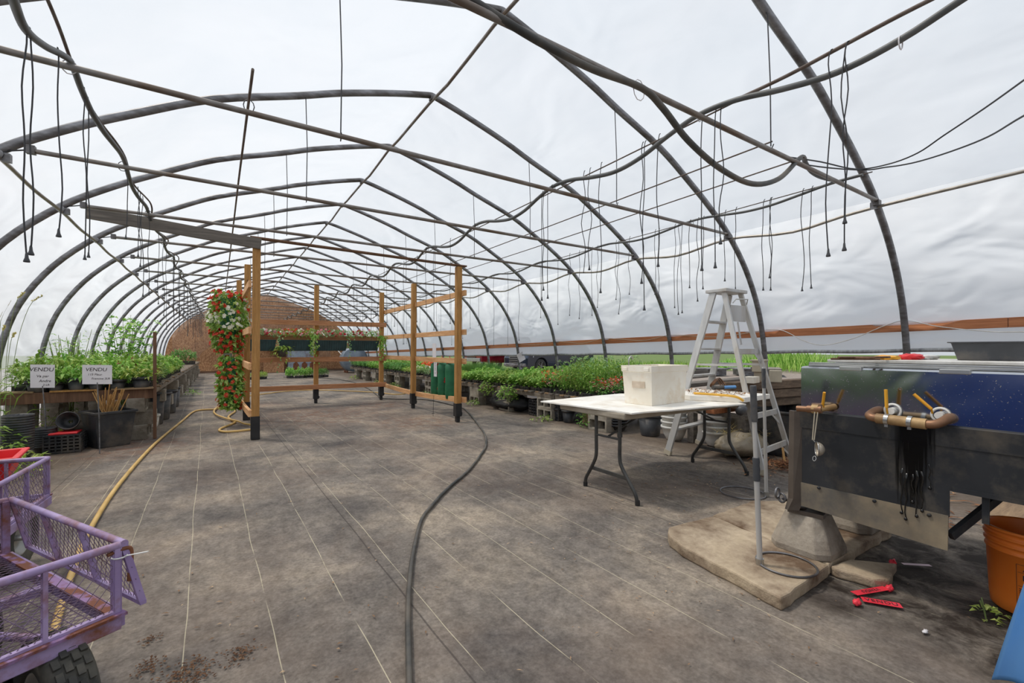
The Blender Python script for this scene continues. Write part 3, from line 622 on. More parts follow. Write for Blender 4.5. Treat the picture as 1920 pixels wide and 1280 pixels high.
for y in [5.9+.5*i for i in range(30)]: drip(4.68, y+rng.uniform(-.15,.15), 1.48+.18*math.sin(y*2.3)+rng.uniform(-.14,.14), ZT-.03, OHN)
flush_drips()
# loose tie ends on the second cross pipes
# ================================================================== WOODEN RACK
RK = {'P1':(.385,6.74,2.62,1),'P2':(.365,8.65,2.58,1),'P3':(.30,10.55,2.56,1),'P4':(1.75,10.55,2.57,0),'P5':(3.15,10.45,2.50,0),'P6':(3.22,8.55,2.48,0),'P7':(3.225,6.56,2.51,0)}
rack = thing('display_rack', 'open wooden display rack of upright posts and rails in the aisle', 'rack', (1.8, 8.6, 0))
for k, (x, y, h, _) in RK.items():
    lean = Matrix.Rotation(math.radians(.8), 3, 'Y')
    mb = MB(); z0 = .14
    mb.hexa([(x-.045-.01,y-.045,z0),(x+.045-.01,y-.045,z0),(x+.045-.01,y+.045,z0),(x-.045-.01,y+.045,z0),(x-.045+.008,y-.045,h),(x+.045+.008,y-.045,h),(x+.045+.008,y+.045,h),(x-.045+.008,y+.045,h)])
    po = obj('post', mb, M['post'], rack, bevel=.004)
    mb = MB(); hs = .30 if k in ('P1','P2') else .24
    if k in ('P1','P2'): mb.box((x-.01, y, hs/2), (.104,.104,hs))
    else:
        mb.box((x-.01, y, .075+hs/2), (.106,.106,hs-.03)); mb.box((x-.012, y, .06), (.062,.066,.12)); mb.box((x+.02, y-.01, .13), (.06,.07,.05), .4); mb.box((x-.025, y+.01, .16), (.03,.11,.05), .2)
    obj('foot_sleeve', mb, M['post_foot'], po, bevel=.004)
def rail(a, b, z0, z1, w=.038, h=.088, m=None, dz=0, bowz=0, nm='rail'):
    mb = MB(); P = [Vector(a), Vector(b)]; n = 6 if bowz else 1
    pts = [Vector((a[0]+(b[0]-a[0])*t, a[1]+(b[1]-a[1])*t, z0+(z1-z0)*t-bowz*math.sin(math.pi*t))) for t in [i/n for i in range(n+1)]]
    d = Vector((b[0]-a[0], b[1]-a[1], 0)); d.normalize(); sx_ = Vector((d.y, -d.x, 0))*w/2
    vs = []
    for p in pts: vs += [p-sx_-Vector((0,0,h/2)), p+sx_-Vector((0,0,h/2)), p+sx_+Vector((0,0,h/2)), p-sx_+Vector((0,0,h/2))]
    fs = [(0,1,2,3)[::-1], tuple(4*n+i for i in range(4))]
    for i in range(n):
        for k in range(4): fs.append((4*i+k, 4*i+(k+1) % 4, 4*i+4+(k+1) % 4, 4*i+4+k))
    mb.add(vs, fs); return obj(nm, mb, m or M['raily'], rack, bevel=.003)
for z in (1.98, 1.42, .95, .34): # left side, on the aisle side of the posts
    rail((.315, 6.70), (.245, 10.6), z+(.04 if z > 1.8 else 0), z+(.0 if z > 1.8 else .02), bowz=.05 if z < .5 else .0)
for z, zz in ((2.08,2.04),(1.45,1.45),(.98,.99),(.36,.34)): # right side
    rail((3.29, 6.42), (3.22, 10.5), z, zz, bowz=.06 if z < .5 else .0)
for z in (1.74, 1.42, .955, .36): # back
    rail((.2, 10.47), (3.24, 10.37), z, z+.0, m=M['railx'], h=.10)
mb = MB(); mb.bar((-1.24, 6.68, 2.68), (.44, 6.69, 2.545), .045, .135); obj('header_board', mb, M['greywood'], rack, bevel=.003)
mb = MB(); mb.bar((.32, 6.76, 2.635), (3.36, 6.55, 2.525), .10, .022); obj('top_batten', mb, M['stake'], rack, bevel=.002)
# ---- flower bags on the left side
def flower_bag(name, label, c, w, d, z0, z1, fl, seed, nleaf, nfl, fs=.036):
    r_ = random.Random(seed); t = thing(name, label, 'flower bag', (c[0], c[1], z0), 'hanging flower bags')
    mb = MB(); n = 14; k = 12; vs = []
    mb.lathe([(.02, z0-c[2]+.02), (w*.18, z0-c[2]+.05), (w*.22, (z0+z1)/2-c[2]), (w*.2, z1-c[2]-.06), (w*.15, z1-c[2]), (.02, z1-c[2])], c, 12); obj('bag', mb, M['green_bag'], t)
    mb = MB(); mb.tube([(c[0]+.02, c[1]-.03, z1-.03), (c[0]+.07, c[1], z1+.12)], .004, 5); mb.tube([(c[0]+.02, c[1]+.03, z1-.03), (c[0]+.07, c[1], z1+.12)], .004, 5); obj('hanging_strap', mb, M['line'], t)
    lf = MB(); fb = [MB() for _ in fl]
    H_ = z1-z0
    def shell():
        th = r_.uniform(0, 2*math.pi); v = r_.random(); zz = z0+H_*v*1.04; R = (w/2)*(1-.45*abs(v-.55)**1.6*2)*r_.uniform(.7, 1.06)
        return Vector((c[0]+R*math.cos(th), c[1]+R*math.sin(th)*d/w, zz)), Vector((math.cos(th), math.sin(th), r_.uniform(-.1,.7))), v
    for i in range(nleaf):
        p, nn, v = shell(); dd = nn+Vector((r_.uniform(-.7,.7), r_.uniform(-.7,.7), r_.uniform(-.9,.4))); lf.leaf(p-nn*.02, dd, nn, r_.uniform(.05,.095), r_.uniform(.038,.065))
    for i in range(nfl):
        p, nn, v = shell(); p += nn*.03
        j = 0
        if len(fl) > 1:
            j = 0 if v < .36 or (v > .62 and r_.random() < .42) else (1 if r_.random() < .75 else min(2, len(fl)-1)) if v > .36 else 0
            if v > .85 and r_.random() < .6: j = 0
        for q in range(2): fb[j].flower(p+Vector((r_.uniform(-.015,.015), r_.uniform(-.015,.015), r_.uniform(-.015,.015))), nn+Vector((r_.uniform(-.5,.5), r_.uniform(-.5,.5), r_.uniform(-.4,.4))), fs*r_.uniform(.75,1.15), 5)
    obj('foliage', lf, M['foliage'], t)
    for b, m_, nm in zip(fb, fl, ('red_flowers','white_flowers','yellow_flowers')):
        if b.v: obj(nm, b, m_, t)['kind'] = 'stuff'
    return t
BX = .16
cb1 = aty(431, 617, 8.2); cb2 = aty(432, 706, 8.1)
flower_bag('hanging_flower_bag', 'upper hanging flower bag with red and white begonias on the left of the rack', (cb1.x-.02, 8.2, 0), .50, .50, 1.12, 2.03, (M['fl_red'], M['fl_white'], M['fl_white']), 4, 1000, 250, .030)
flower_bag('hanging_flower_bag', 'lower hanging flower bag with orange-red flowers near the floor, left of the rack', (cb2.x, 8.1, 0), .34, .36, .26, 1.04, (M['fl_orange'],), 9, 700, 90, .032)
mb = MB(); p = aty(427, 668, 8.3); mb.box((p.x, 8.3, p.z), (.12, .004, .10)); solo('price_card', mb, M['paper'], 'small white card between the two flower bags on the rack', 'card')
# ---- green bags on the right side
for i, (px, r_) in enumerate(((820, 1), (834, 2), (848, 3))):
    yy = 7.75-.34*i; x = 3.36-.01*i; t = thing('green_grow_bag', ('green tube grow bag with red blooms, farthest of three on the right rail', 'green tube grow bag with red blooms, middle of three on the right rail', 'green tube grow bag with red blooms, nearest of three on the right rail')[i], 'flower bag', (x, yy, .36), 'green grow bags on the right rail')
    mb = MB(); mb.lathe([(.02,.30),(.09,.32),(.105,.42),(.10,.6),(.105,.8),(.098,.90),(.06,.93),(.02,.93)], (x, yy, 0), 14); obj('bag', mb, M['green_bag'], t)
    mb = MB(); mb.tube([(x, yy-.03, .92), (x-.03, yy, 1.06)], .004, 5); mb.tube([(x, yy+.03, .92), (x-.03, yy, 1.06)], .004, 5); obj('hanging_strap', mb, M['fl_orange'], t)
    lf = MB(); fb = MB(); q = random.Random(r_)
    for k in range(70):
        th = q.uniform(-1.1, 2.0); z = q.uniform(.34, .9); nn = Vector((math.cos(th), math.sin(th), .2)); p = Vector((x, yy, z))+nn*.11
        if k % 4 == 0: fb.flower(p+nn*.03, nn, .03)
        else: lf.leaf(p, nn+Vector((0, 0, q.uniform(-1, .4))), nn, .05, .035)
    obj('foliage', lf, M['foliage_dark'], t); obj('red_flowers', fb, M['fl_red'], t)['kind'] = 'stuff'
t = thing('hanging_tag', 'white notice strip hanging on the right rail before the green bags', 'tag', (3.26, 7.3, .9))
mb = MB(); mb.box((3.255, 7.55, .845), (.004, .13, .33)); obj('card', mb, M['paper'], t)
text('writing', 'A VENDRE', .05, frameM((3.2525, 7.55, .845), (0,0,1), (-1,0,0)), M['ink'], t)
mb = MB(); mb.box((3.255, 7.6, 1.14), (.004, .16, .28)); solo('hanging_tag', mb, M['paper'], 'white card pinned above the right rail, higher than the notice strip', 'tag')
# ---- window boxes on the back
BXM = []
for i in range(4):
    x = .62+.70*i; y = 10.36
    t = thing('window_box', 'dark green flower box hung on the rear rail, %s from the left' % ORD[i], 'flower box', (x, y, 1.20), 'flower boxes on the rear rail')
    mb = MB(); w_, d_ = .33, .095
    mb.hexa([(x-w_*.88,y-d_*.75,1.14),(x+w_*.88,y-d_*.75,1.14),(x+w_*.88,y+d_*.75,1.14),(x-w_*.88,y+d_*.75,1.14),(x-w_,y-d_,1.37),(x+w_,y-d_,1.37),(x+w_,y+d_,1.37),(x-w_,y+d_,1.37)]); obj('box', mb, M['box_green'], t, bevel=.006)
    mb = MB()
    for k in range(13): xx = x-w_*.84+w_*1.68*k/12; mb.bar((xx, y-d_*.76-.004, 1.15), (xx+.015*(k-6)/6, y-d_-.004, 1.36), .012, .008, (1,0,0))
    obj('ribs', mb, M['box_green'], t)
    lf = MB(); fr = MB(); fp = MB(); fw = MB(); q = random.Random(20+i)
    for k in range(420):
        p = Vector((x+q.uniform(-w_-.03, w_+.03), y+q.uniform(-.15,.10), 1.42+q.uniform(.02,.17))); lf.leaf(p, (q.uniform(-1,1), q.uniform(-1,.6), q.uniform(-.4,.8)), (0,0,1), q.uniform(.035,.06), q.uniform(.022,.036))
    for k in range(34):
        p = Vector((x+q.uniform(-w_, w_), y+q.uniform(-.17,.04), 1.47+q.uniform(.0,.13))); b = (fr, fp, fw)[0 if q.random() < .35 else (1 if q.random() < .6 else 2)]
        for _ in range(2): b.flower(p+Vector((q.uniform(-.02,.02), 0, q.uniform(-.02,.02))), (q.uniform(-.5,.5), -1, q.uniform(0,1)), q.uniform(.020,.030))
    trail = {1: 60, 3: 70}.get(i, 12)
    for k in range(trail*2):
        ex = x+w_-.02+.10*q.random()-(.05 if i == 1 else 0); p = Vector((ex+q.uniform(-.05,.09), y-.10+q.uniform(-.1,.06), 1.48-abs(q.gauss(0,.24)))); lf.leaf(p, (q.uniform(-1,1), -.5, q.uniform(-1,.3)), (0,-1,.3), .05, .032)
    obj('foliage', lf, M['foliage'] if i % 2 else M['foliage_pale'], t); obj('red_flowers', fr, M['fl_red'], t)['kind'] = 'stuff'; obj('pink_flowers', fp, M['fl_pink'], t)['kind'] = 'stuff'; obj('white_flowers', fw, M['fl_white'], t)['kind'] = 'stuff'
t = thing('trailing_plant', 'pale yellow-green plant hanging below the left window boxes on the rear rail', 'plant', (1.05, 10.25, 1.1))
mb = MB(); q = random.Random(5)
mb2 = MB(); mb2.lathe([(.02,1.02),(.07,1.03),(.09,1.14),(.092,1.15),(.02,1.14)], (1.05,10.25,0), 12); obj('pot', mb2, M['black_plastic'], t)
for k in range(150):
    a = q.uniform(0, 6.28); r2 = q.uniform(.02,.19); p = Vector((1.05+r2*math.cos(a), 10.25+r2*math.sin(a)*.8, 1.24-abs(q.gauss(0,.13))*(r2/.1)*.6)); mb.leaf(p, (math.cos(a), math.sin(a), q.uniform(-1.2,.3)), (0,0,1), .07, .035)
obj('foliage', mb, M['foliage_yel'], t)
mb2 = MB(); mb2.tube([(1.05,10.25,1.14),(1.05,10.36,1.40)], .004, 5); obj('hanging_hook', mb2, M['line'], t)
# ================================================================== PLANTS AND BENCHES
def leafmass(mb, q, c, rx, ry, z0, h, n, L, W, up=.5, edge=.5, rect=True, droop=.25):
    for i in range(n):
        if rect: a, b = q.uniform(-1,1), q.uniform(-1,1)
        else:
            r_ = math.sqrt(q.random()); t = q.uniform(0, 6.283); a, b = r_*math.cos(t), r_*math.sin(t)
        e = max(abs(a), abs(b)) if rect else math.hypot(a, b)
        top = h*(1-edge*e**3)*(.8+.35*noise.noise((a*2.3+c[0]*5, b*2.3+c[1]*5, z0)))
        z = z0+top*(q.random()**.55)
        d = Vector((a*.9+q.uniform(-1,1), b*.9+q.uniform(-1,1), up*q.uniform(-.6,1.4)))
        mb.leaf((c[0]+a*rx, c[1]+b*ry, z), d, (q.uniform(-.3,.3), q.uniform(-.3,.3), 1), L*q.uniform(.7,1.25), W*q.uniform(.75,1.2), droop)
def tray_mb(lx=.53, ly=.27, h=.06, cells=(6,3), open_=True):
    mb = MB(); t = .006
    mb.b2((-lx/2,-ly/2,0), (lx/2,ly/2,t))
    for s_ in (-1,1):
        mb.hexa([(-lx/2*.96,s_*ly/2*.94-t/2,0),(lx/2*.96,s_*ly/2*.94-t/2,0),(lx/2*.96,s_*ly/2*.94+t/2,0),(-lx/2*.96,s_*ly/2*.94+t/2,0),(-lx/2,s_*ly/2-t/2,h),(lx/2,s_*ly/2-t/2,h),(lx/2,s_*ly/2+t/2,h),(-lx/2,s_*ly/2+t/2,h)])
        mb.hexa([(s_*lx/2*.96-t/2,-ly/2*.94,0),(s_*lx/2*.96+t/2,-ly/2*.94,0),(s_*lx/2*.96+t/2,ly/2*.94,0),(s_*lx/2*.96-t/2,ly/2*.94,0),(s_*lx/2-t/2,-ly/2,h),(s_*lx/2+t/2,-ly/2,h),(s_*lx/2+t/2,ly/2,h),(s_*lx/2-t/2,ly/2,h)])
        mb.box((0,s_*ly/2,h), (lx+.02,.016,.008)); mb.box((s_*lx/2,0,h), (.016,ly+.02,.008))
    nx, ny_ = cells
    for i in range(nx+1): 
        x = -lx/2*.95+lx*.95*i/nx
        for s_ in (-1,1): mb.box((x, s_*(ly/2+.003), h*.5), (.010,.008,h*.92))
    for j in range(ny_+1):
        y = -ly/2*.93+ly*.93*j/ny_
        for s_ in (-1,1): mb.box((s_*(lx/2+.003), y, h*.5), (.008,.010,h*.92))
    mb.box((0,0,h*.55), (lx*.93,ly*.9,h*.5))
    return mb
FL = {}
def flat_proto(key, desc, fm, h, n, L, W, up=.5, flowers=None, seed=1, extra=None, edge=.35, fsz=.02):
    q = random.Random(seed); t = thing('plant_flat', desc, 'plant tray', (0,0,0))
    obj('tray', tray_mb(), M['black_plastic'], t)
    mb = MB(); leafmass(mb, q, (0,0), .29, .16, .05, h, n, L, W, up, edge)
    if extra: extra(mb, q)
    obj('foliage', mb, M[fm], t)
    if flowers:
        for nm, m_, cnt, zz in flowers:
            f = MB()
            for _ in range(cnt):
                p = Vector((q.uniform(-.28,.28), q.uniform(-.16,.16), .05+h*q.uniform(*zz)))
                for k in range(3): f.flower(p+Vector((q.uniform(-.02,.02), q.uniform(-.02,.02), q.uniform(-.015,.015))), (q.uniform(-.7,.7), q.uniform(-.7,.7), 1), fsz*q.uniform(.8,1.3))
            obj(nm, f, M[m_], t)['kind'] = 'stuff'
    FL[key] = (proto(t), desc)
def spikes(n, hh, W=.008):
    def f(mb, q):
        for _ in range(n):
            p = (q.uniform(-.26,.26), q.uniform(-.14,.14), .05); mb.leaf(p, (q.uniform(-.35,.35), q.uniform(-.35,.35), 1), (1,0,0), hh*q.uniform(.7,1.1), W, .08)
    return f
flat_proto('A', 'bushy green seedlings', 'foliage', .30, 620, .07, .044, seed=11)
flat_proto('A2', 'leafy mid-green herbs', 'foliage_dark', .27, 560, .055, .034, seed=12)
flat_proto('B', 'low yellow-green seedlings', 'foliage_yel', .19, 520, .045, .03, seed=13)
flat_proto('C', 'tall light green feathery plants', 'foliage', .58, 1100, .05, .02, up=1.2, seed=14, extra=spikes(40, .5, .012), flowers=[('pale_buds', 'foliage_pale', 40, (.3,.95))])
flat_proto('D', 'red and pink flowering plants', 'foliage_dark', .30, 480, .045, .024, seed=15, flowers=[('red_flowers', 'fl_orange', 80, (.4,1.0)), ('pink_flowers', 'fl_pink', 60, (.2,.9))], fsz=.013)
flat_proto('E', 'upright dark grassy chives', 'foliage_dark', .05, 60, .04, .02, seed=16, extra=spikes(520, .38))
flat_proto('F', 'long-leaved green plants', 'foliage', .30, 520, .095, .030, up=.8, seed=17)
flat_proto('G', 'pale green white-flowered plants', 'foliage_pale', .22, 560, .05, .03, seed=18, flowers=[('white_flowers', 'fl_white', 16, (.6,1.0))])
flat_proto('R', 'dark red coleus and green foliage', 'foliage_red', .26, 260, .08, .05, seed=19, extra=lambda mb, q: None, flowers=[('yellow_leaves', 'foliage_yel', 60, (.2,.9))], fsz=.035)
def put_flat(key, x, y, z, rz, where, sc=None):
    P, desc = FL[key]; P.put((x, y, z), rz, 'tray of %s, %s' % (desc, where), 'trays of %s' % desc, sc)
# ---- cinder block
def block_mb():
    mb = MB(); L, W, H_ = .39, .185, .18; t = .03
    mb.b2((-L/2,-W/2,0), (L/2,-W/2+t,H_)); mb.b2((-L/2,W/2-t,0), (L/2,W/2,H_))
    for x in (-L/2+t/2, 0, L/2-t/2): mb.b2((x-t/2,-W/2+t,0), (x+t/2,W/2-t,H_))
    return mb
bk = obj('cinder_block', block_mb(), M['concrete']); tag(bk, 'cinder block', 'cinder block'); BLK = proto(bk)
def side_block():   # same block lying with its holes facing the aisle
    mb = MB(); L, W, H_ = .39, .185, .18; t = .03
    for z0, z1 in ((0,t),(H_-t,H_)): mb.b2((-W/2,-L/2,z0), (W/2,L/2,z1))
    for y in (-L/2+t/2, 0, L/2-t/2): mb.b2((-W/2,y-t/2,t), (W/2,y+t/2,H_-t))
    return mb
bs = obj('cinder_block', side_block(), M['concrete']); tag(bs, 'cinder block', 'cinder block'); BLS = proto(bs)
LEV = ['bottom', 'middle', 'top']
# ---- right bench
def pallet_proto(name, wx, wy, h, slats, m):
    t = thing(name, 'wooden pallet', 'pallet', (0,0,0)); q = random.Random(int(wx*100))
    for i in range(slats):
        y = -wy/2+.06+(wy-.12)*i/(slats-1); mb = MB(); e = q.uniform(-.03,.03); mb.b2((-wx/2+e, y-.05, h-.02), (wx/2+e, y+.05, h+q.uniform(-.002,.004))); obj('slat', mb, M['pallet'] if i % 2 else M['greywood'], t, bevel=.003)
    for x in (-wx/2+.05, 0, wx/2-.05):
        mb = MB(); mb.b2((x-.02, -wy/2, 0), (x+.02, wy/2, h-.02)); obj('stringer', mb, M['greywoody'], t, bevel=.003)
    return proto(t)
PR = pallet_proto('bench_pallet', 1.32, 1.22, .09, 9, M['pallet'])
NPAL = 12
for i in range(NPAL):
    y = 5.1+1.25*i; PR.put((5.18, y, .36), 0, 'grey wooden pallet on blocks forming the right bench, %s from near end' % ORD[i], 'pallets of the right bench')
    for j, x in enumerate((4.64, 5.72)):
        for l in range(2):
            w_ = 'front' if j == 0 else 'back'
            (BLS if l == 0 or i % 3 else BLK).put((x, y-.36+.02*(i % 3), .18*l), (math.pi/2 if (l and i % 3 == 0) else 0)+rng.uniform(-.06,.06), 'grey cinder block under right bench, %s of %s %s pair from near end' % (('bottom','top')[l], ORD[i], w_), 'cinder blocks under the right bench')
ri = 0
def seq(y):
    if y < 5.0: return 'D', 'D'
    if y < 5.95: return 'C', 'C'
    if y < 6.25: return 'D', 'C'
    if y < 7.6: return 'A', 'A'
    if y < 9.0: return 'A', 'A2'
    if y < 9.6: return 'B', 'E'
    if y < 10.6: return 'B', 'E'
    if y < 12.0: return 'G', 'A'
    if y < 13.2: return 'B', 'A'
    if y < 15.0: return 'A2', 'A'
    if y < 16.8: return 'A', 'F'
    return 'A2', 'A'
y = 4.72; row = 0
while y < 19.4:
    a, b = seq(y)
    for j, (k, x) in enumerate(((a, 4.84), (b, 5.46))):
        pos = ('front', 'back')[j]
        wh = 'right bench %s row, %s from near end' % (pos, ORD[row])
        if 11.4 < y < 11.8 and j == 0: continue
        put_flat(k, x+rng.uniform(-.02,.02), y, .452, rng.choice((0, math.pi))+rng.uniform(-.04,.04), wh, (1, 1, rng.uniform(.88,1.12)))
    y += .315; row += 1
# spilling plants in front of the right bench
def clampx(*ms):
    for m_ in ms:
        m_.v = [(max(v[0], XC-prof_at_z(min(max(v[2],0),3.9))+.06), v[1], v[2]) for v in m_.v]
def weed(name, lab, x, y, n, R, h, L, W, m_, seed, cat='weed', z=0, stemh=0):
    q = random.Random(seed); t = thing(name, lab, cat, (x, y, z))
    st = MB()
    for k in range(max(3, n//30)):
        a = q.uniform(0, 6.28); st.tube([(x, y, z), (x+R*.3*math.cos(a), y+R*.3*math.sin(a), z+h*.5), (x+R*.7*math.cos(a), y+R*.7*math.sin(a), z+h*q.uniform(.6,1.0))], .003, 4)
    mb = MB(); leafmass(mb, q, (x, y), R, R, z, h, n, L, W, .6, .5, False); clampx(mb, st); obj('foliage', mb, M[m_], t); obj('stems', st, M['stem'], t); return t
weed('spilling_plant', 'green plant spilling over the front edge of the right bench, left of the black cloth', 4.46, 7.75, 150, .16, .32, .06, .04, 'foliage', 3, 'plant', .26)
weed('spilling_plant', 'bushy green plant drooping to the ground off the front of the right bench', 4.46, 7.0, 230, .19, .40, .06, .038, 'foliage', 4, 'plant', .20)
weed('leafy_weed', 'small weed at the foot of the front blocks near the white table', 4.45, 5.9, 60, .2, .09, .05, .03, 'foliage', 5)
weed('leafy_weed', 'small weed by the black cloth bundle', 4.43, 8.3, 50, .12, .16, .05, .03, 'foliage', 6)
weed('leafy_weed', 'tall leafy weed between the block and wooden stub under the table end', 4.62, 5.05, 110, .16, .40, .06, .035, 'foliage_dark', 7)
weed('leafy_weed', 'low weed beside the rack post at the right aisle', 4.3, 10.6, 50, .2, .16, .06, .03, 'foliage', 8)
weed('leafy_weed', 'small weed at the far right blocks seen between rack posts', 4.35, 13.2, 60, .2, .22, .06, .035, 'foliage', 9)
for i, (yy, x) in enumerate(((14.6,4.3),(17.8,4.3))): weed('leafy_weed', 'tiny weed at the foot of the far right bench, %s' % ('nearer the rack' if i == 0 else 'near the end wall'), x, yy, 50, .18, .2, .06, .035, 'foliage_yel', 30+i)
# bundle of black cloth, pots and trays under the right bench
def lump(c, r, seed, n=20, m=12, amp=.25, freq=3):
    mb = MB()
    def fn(u, v):
        th = 2*math.pi*u; ph = math.pi*v; d = Vector((math.cos(th)*math.sin(ph), math.sin(th)*math.sin(ph), -math.cos(ph)))
        k = 1+amp*noise.noise((d.x*freq*.5+seed, d.y*freq*.5, d.z*freq*.5))+amp*.5*noise.noise((d.x*freq+seed, d.y*freq, d.z*freq*1.5))
        return (c[0]+d.x*r[0]*k, c[1]+d.y*r[1]*k, max(.004, c[2]+d.z*r[2]*k))
    mb.grid(fn, n, m); return mb
solo('cloth_bundle', lump((4.78, 7.35, .13), (.27,.62,.16), 3, 28, 14, .35, 5), M['black_fabric'], 'crumpled bundle of black landscape cloth under the right bench', 'cloth')
def pot_proto(name, r, h, m_, lip=.01, hollow=True, soil=True):
    mb = MB(); mb.lathe([(0,.0),(r*.72,0),(r*.76,.01),(r*.96,h-.03),(r*.96,h-.03),(r+lip,h-.03),(r+lip,h),(r*.95,h),(r*.9,h-.02),(r*.86,h*.72),(0,h*.72)], (0,0,0), 20); return mb
def add_pot(x, y, z, r, h, lab, m_='black_plastic', rot=None, cat='pot', group=None):
    return solo('plant_pot', (lambda b: (setattr(b, 'v', [(v[0]+x, v[1]+y, v[2]+z) for v in b.v]), b)[1])(pot_proto('p', r, h, m_)), M[m_], lab, cat, group, (x, y, z))
add_pot(4.92, 4.10, 0, .165, .29, 'large charcoal plant pot on the ground behind the folding table', 'dark_plastic')
for i in range(4): add_pot(4.70+.02*i, 5.55+.26*i, 0, .11, .2, 'black nursery pot under the right bench, %s of four behind the front blocks' % ORD[i], group='pots under the right bench')
def nest(name, lab, x, y, k, r, h, step, m_, tilt=0):
    t = thing(name, lab, 'pot stack', (x, y, 0))
    for i in range(k):
        z = i*step; mb = MB(); mb.lathe([(r*.7,z),(r*.96,z+h-.025),(r*1.06,z+h-.025),(r*1.06,z+h),(r*.97,z+h),(r*.9,z+h-.04)], (x+tilt*z, y, 0), 18); obj('pot', mb, M[m_], t)
    return t
def hangpots(x, y, lab, k):
    t = thing('hanging_pot_stack', lab, 'pot stack', (x, y, 0))
    for i in range(k):
        z = .066*i; mb = MB(); r = .155
        mb.lathe([(r*.45,z),(r*.62,z+.012),(r*.86,z+.08),(r*1.0,z+.155),(r*1.08,z+.158),(r*1.08,z+.185),(r*1.0,z+.185),(r*.93,z+.15)], (x, y, 0), 24)
        obj('pot', mb, M['white_plastic'], t)
    return t
hangpots(4.93, 3.72, 'stack of white hanging pots on the ground beyond the table, left of the ladder foot', 4)
hangpots(5.05, 3.22, 'stack of white hanging pots on the ground, behind the ladder foot', 4)
nest('tray_stack', 'stack of glossy black plastic pots under the bench end, left of the charcoal pot', 4.80, 4.62, 7, .17, .10, .04, 'black_plastic')
mb = MB(); mb.box((4.79, 5.18, .19), (.09,.20,.38)); solo('wooden_stub', mb, M['pallet'], 'upright block of bare wood propping the near end of the right bench', 'wood block', bevel=.006)
t = thing('plastic_crate', 'black slatted plastic crate on the ground under the right bench', 'crate', (4.82, 5.62, 0))
# hanging basket, sign card on right
t = thing('flower_pot', 'white pot of orange flowers standing on the right bench', 'flower pot', (4.84, 11.55, .452))
b_ = pot_proto('p', .11, .17, None); b_.v = [(v[0]+4.84, v[1]+11.55, v[2]+.452) for v in b_.v]; obj('pot', b_, M['white_plastic'], t)
mb = MB(); q = random.Random(2); leafmass(mb, q, (4.84, 11.55), .2, .2, .58, .2, 160, .06, .04, rect=False); obj('foliage', mb, M['foliage'], t)
mb = MB()
for _ in range(60): mb.flower((4.84+q.uniform(-.2,.2), 11.55+q.uniform(-.2,.2), .74+q.uniform(0,.1)), (q.uniform(-1,.3), q.uniform(-1,.5), .7), .04)
obj('orange_flowers', mb, M['fl_orange'], t)['kind'] = 'stuff'
for r_ in bpy.data.objects:
    pass
bpy.data.objects.remove(bpy.data.objects['plastic_crate'])
def crate(x, y, z, lx, ly, h, lab, m_='black_plastic'):
    t = thing('plastic_crate', lab, 'crate', (x, y, z)); mb = MB(); k = .014
    mb.b2((x-lx/2,y-ly/2,z),(x+lx/2,y+ly/2,z+k)); obj('base', mb, M[m_], t)
    mb = MB()
    for zz in [z+.02+i*(h-.02)/5 for i in range(6)]:
        for s_ in (-1,1):
            mb.box((x, y+s_*ly/2, zz), (lx,.01,h/11)); mb.box((x+s_*lx/2, y, zz), (.01,ly,h/11))
    for i in range(7):
        u = -1+2*i/6
        for s_ in (-1,1): mb.box((x+u*lx/2, y+s_*ly/2, z+h/2), (.014,.016,h)); mb.box((x+s_*lx/2, y+u*ly/2, z+h/2), (.016,.014,h))
    obj('sides', mb, M[m_], t); return t
crate(4.78, 5.90, 0, .30, .36, .25, 'black slatted crate on the ground under the right bench, left of the wooden stub')
crate(4.80, 6.38, 0, .30, .40, .27, 'black slatted crate on the ground under the right bench, right of the black cloth')
t = thing('card_sign', 'tilted white card on a stake above the right bench plants', 'sign', (5.9, 9.4, .45))
mb = MB(); c_ = aty(977, 669, 9.3); mb.box(c_, (.20,.006,.22), M=Matrix.Rotation(-.45, 3, 'Y')); obj('card', mb, M['paper'], t)
mb = MB(); mb.tube([(c_.x+.03, 9.31, c_.z), (c_.x+.06, 9.36, .45)], .006, 5); obj('stake', mb, M['galv'], t)
# ---- left bench
PL = pallet_proto('bench_pallet', 1.42, 1.22, .10, 9, M['pallet'])
for i in range(13):
    y = 8.15+1.25*i; PL.put((-1.47, y, .545), 0, 'grey wooden pallet on blocks forming the left bench, %s from near end' % ORD[i], 'pallets of the left bench')
    for l in range(3):
        (BLK if (i+l) % 2 else BLS).put((-.93 if l else -.90, y-.45, .18*l), (0 if l else math.pi/2)*((i+l) % 2)+rng.uniform(-.08,.08), 'cinder block under left bench, %s of %s aisle-side pile from near end' % (LEV[l], ORD[i]), 'cinder blocks under the left bench')
    if i < 4:
        for l in range(3): BLS.put((-2.0, y-.42, .18*l), rng.uniform(-.08,.08), 'cinder block under left bench, %s of %s wall-side pile from near end' % (LEV[l], ORD[i]), 'cinder blocks under the left bench')
mb = MB(); mb.hexa([(-2.3,7.44,.53),(-.72,7.52,.53),(-.72,7.56,.53),(-2.3,7.48,.53),(-2.3,7.44,.66),(-.72,7.52,.66),(-.72,7.56,.66),(-2.3,7.48,.66)]); solo('bench_board', mb, M['stake'], 'dark weathered board across the near end of the left bench', 'board', bevel=.004)
for i in range(3):
    x = -2.05+.55*i; mb = MB(); mb.box((x, 7.55, .667), (.42,.20,.02), .03*i-.03); solo('loose_plank', mb, (M['pallet'], M['post'], M['pallet'])[i], 'short loose plank on the near edge of the left bench, %s from left' % ORD[i], 'plank', bevel=.003)
LSEQ = [('F','F'),('F','R'),('A','F'),('F','F'),('F','G'),('A','F'),('F','G'),('B','A'),('A','B'),('B','B'),('F','B'),('A','B'),('B','A'),('A2','B'),('B','B'),('B','A'),('A','B')]
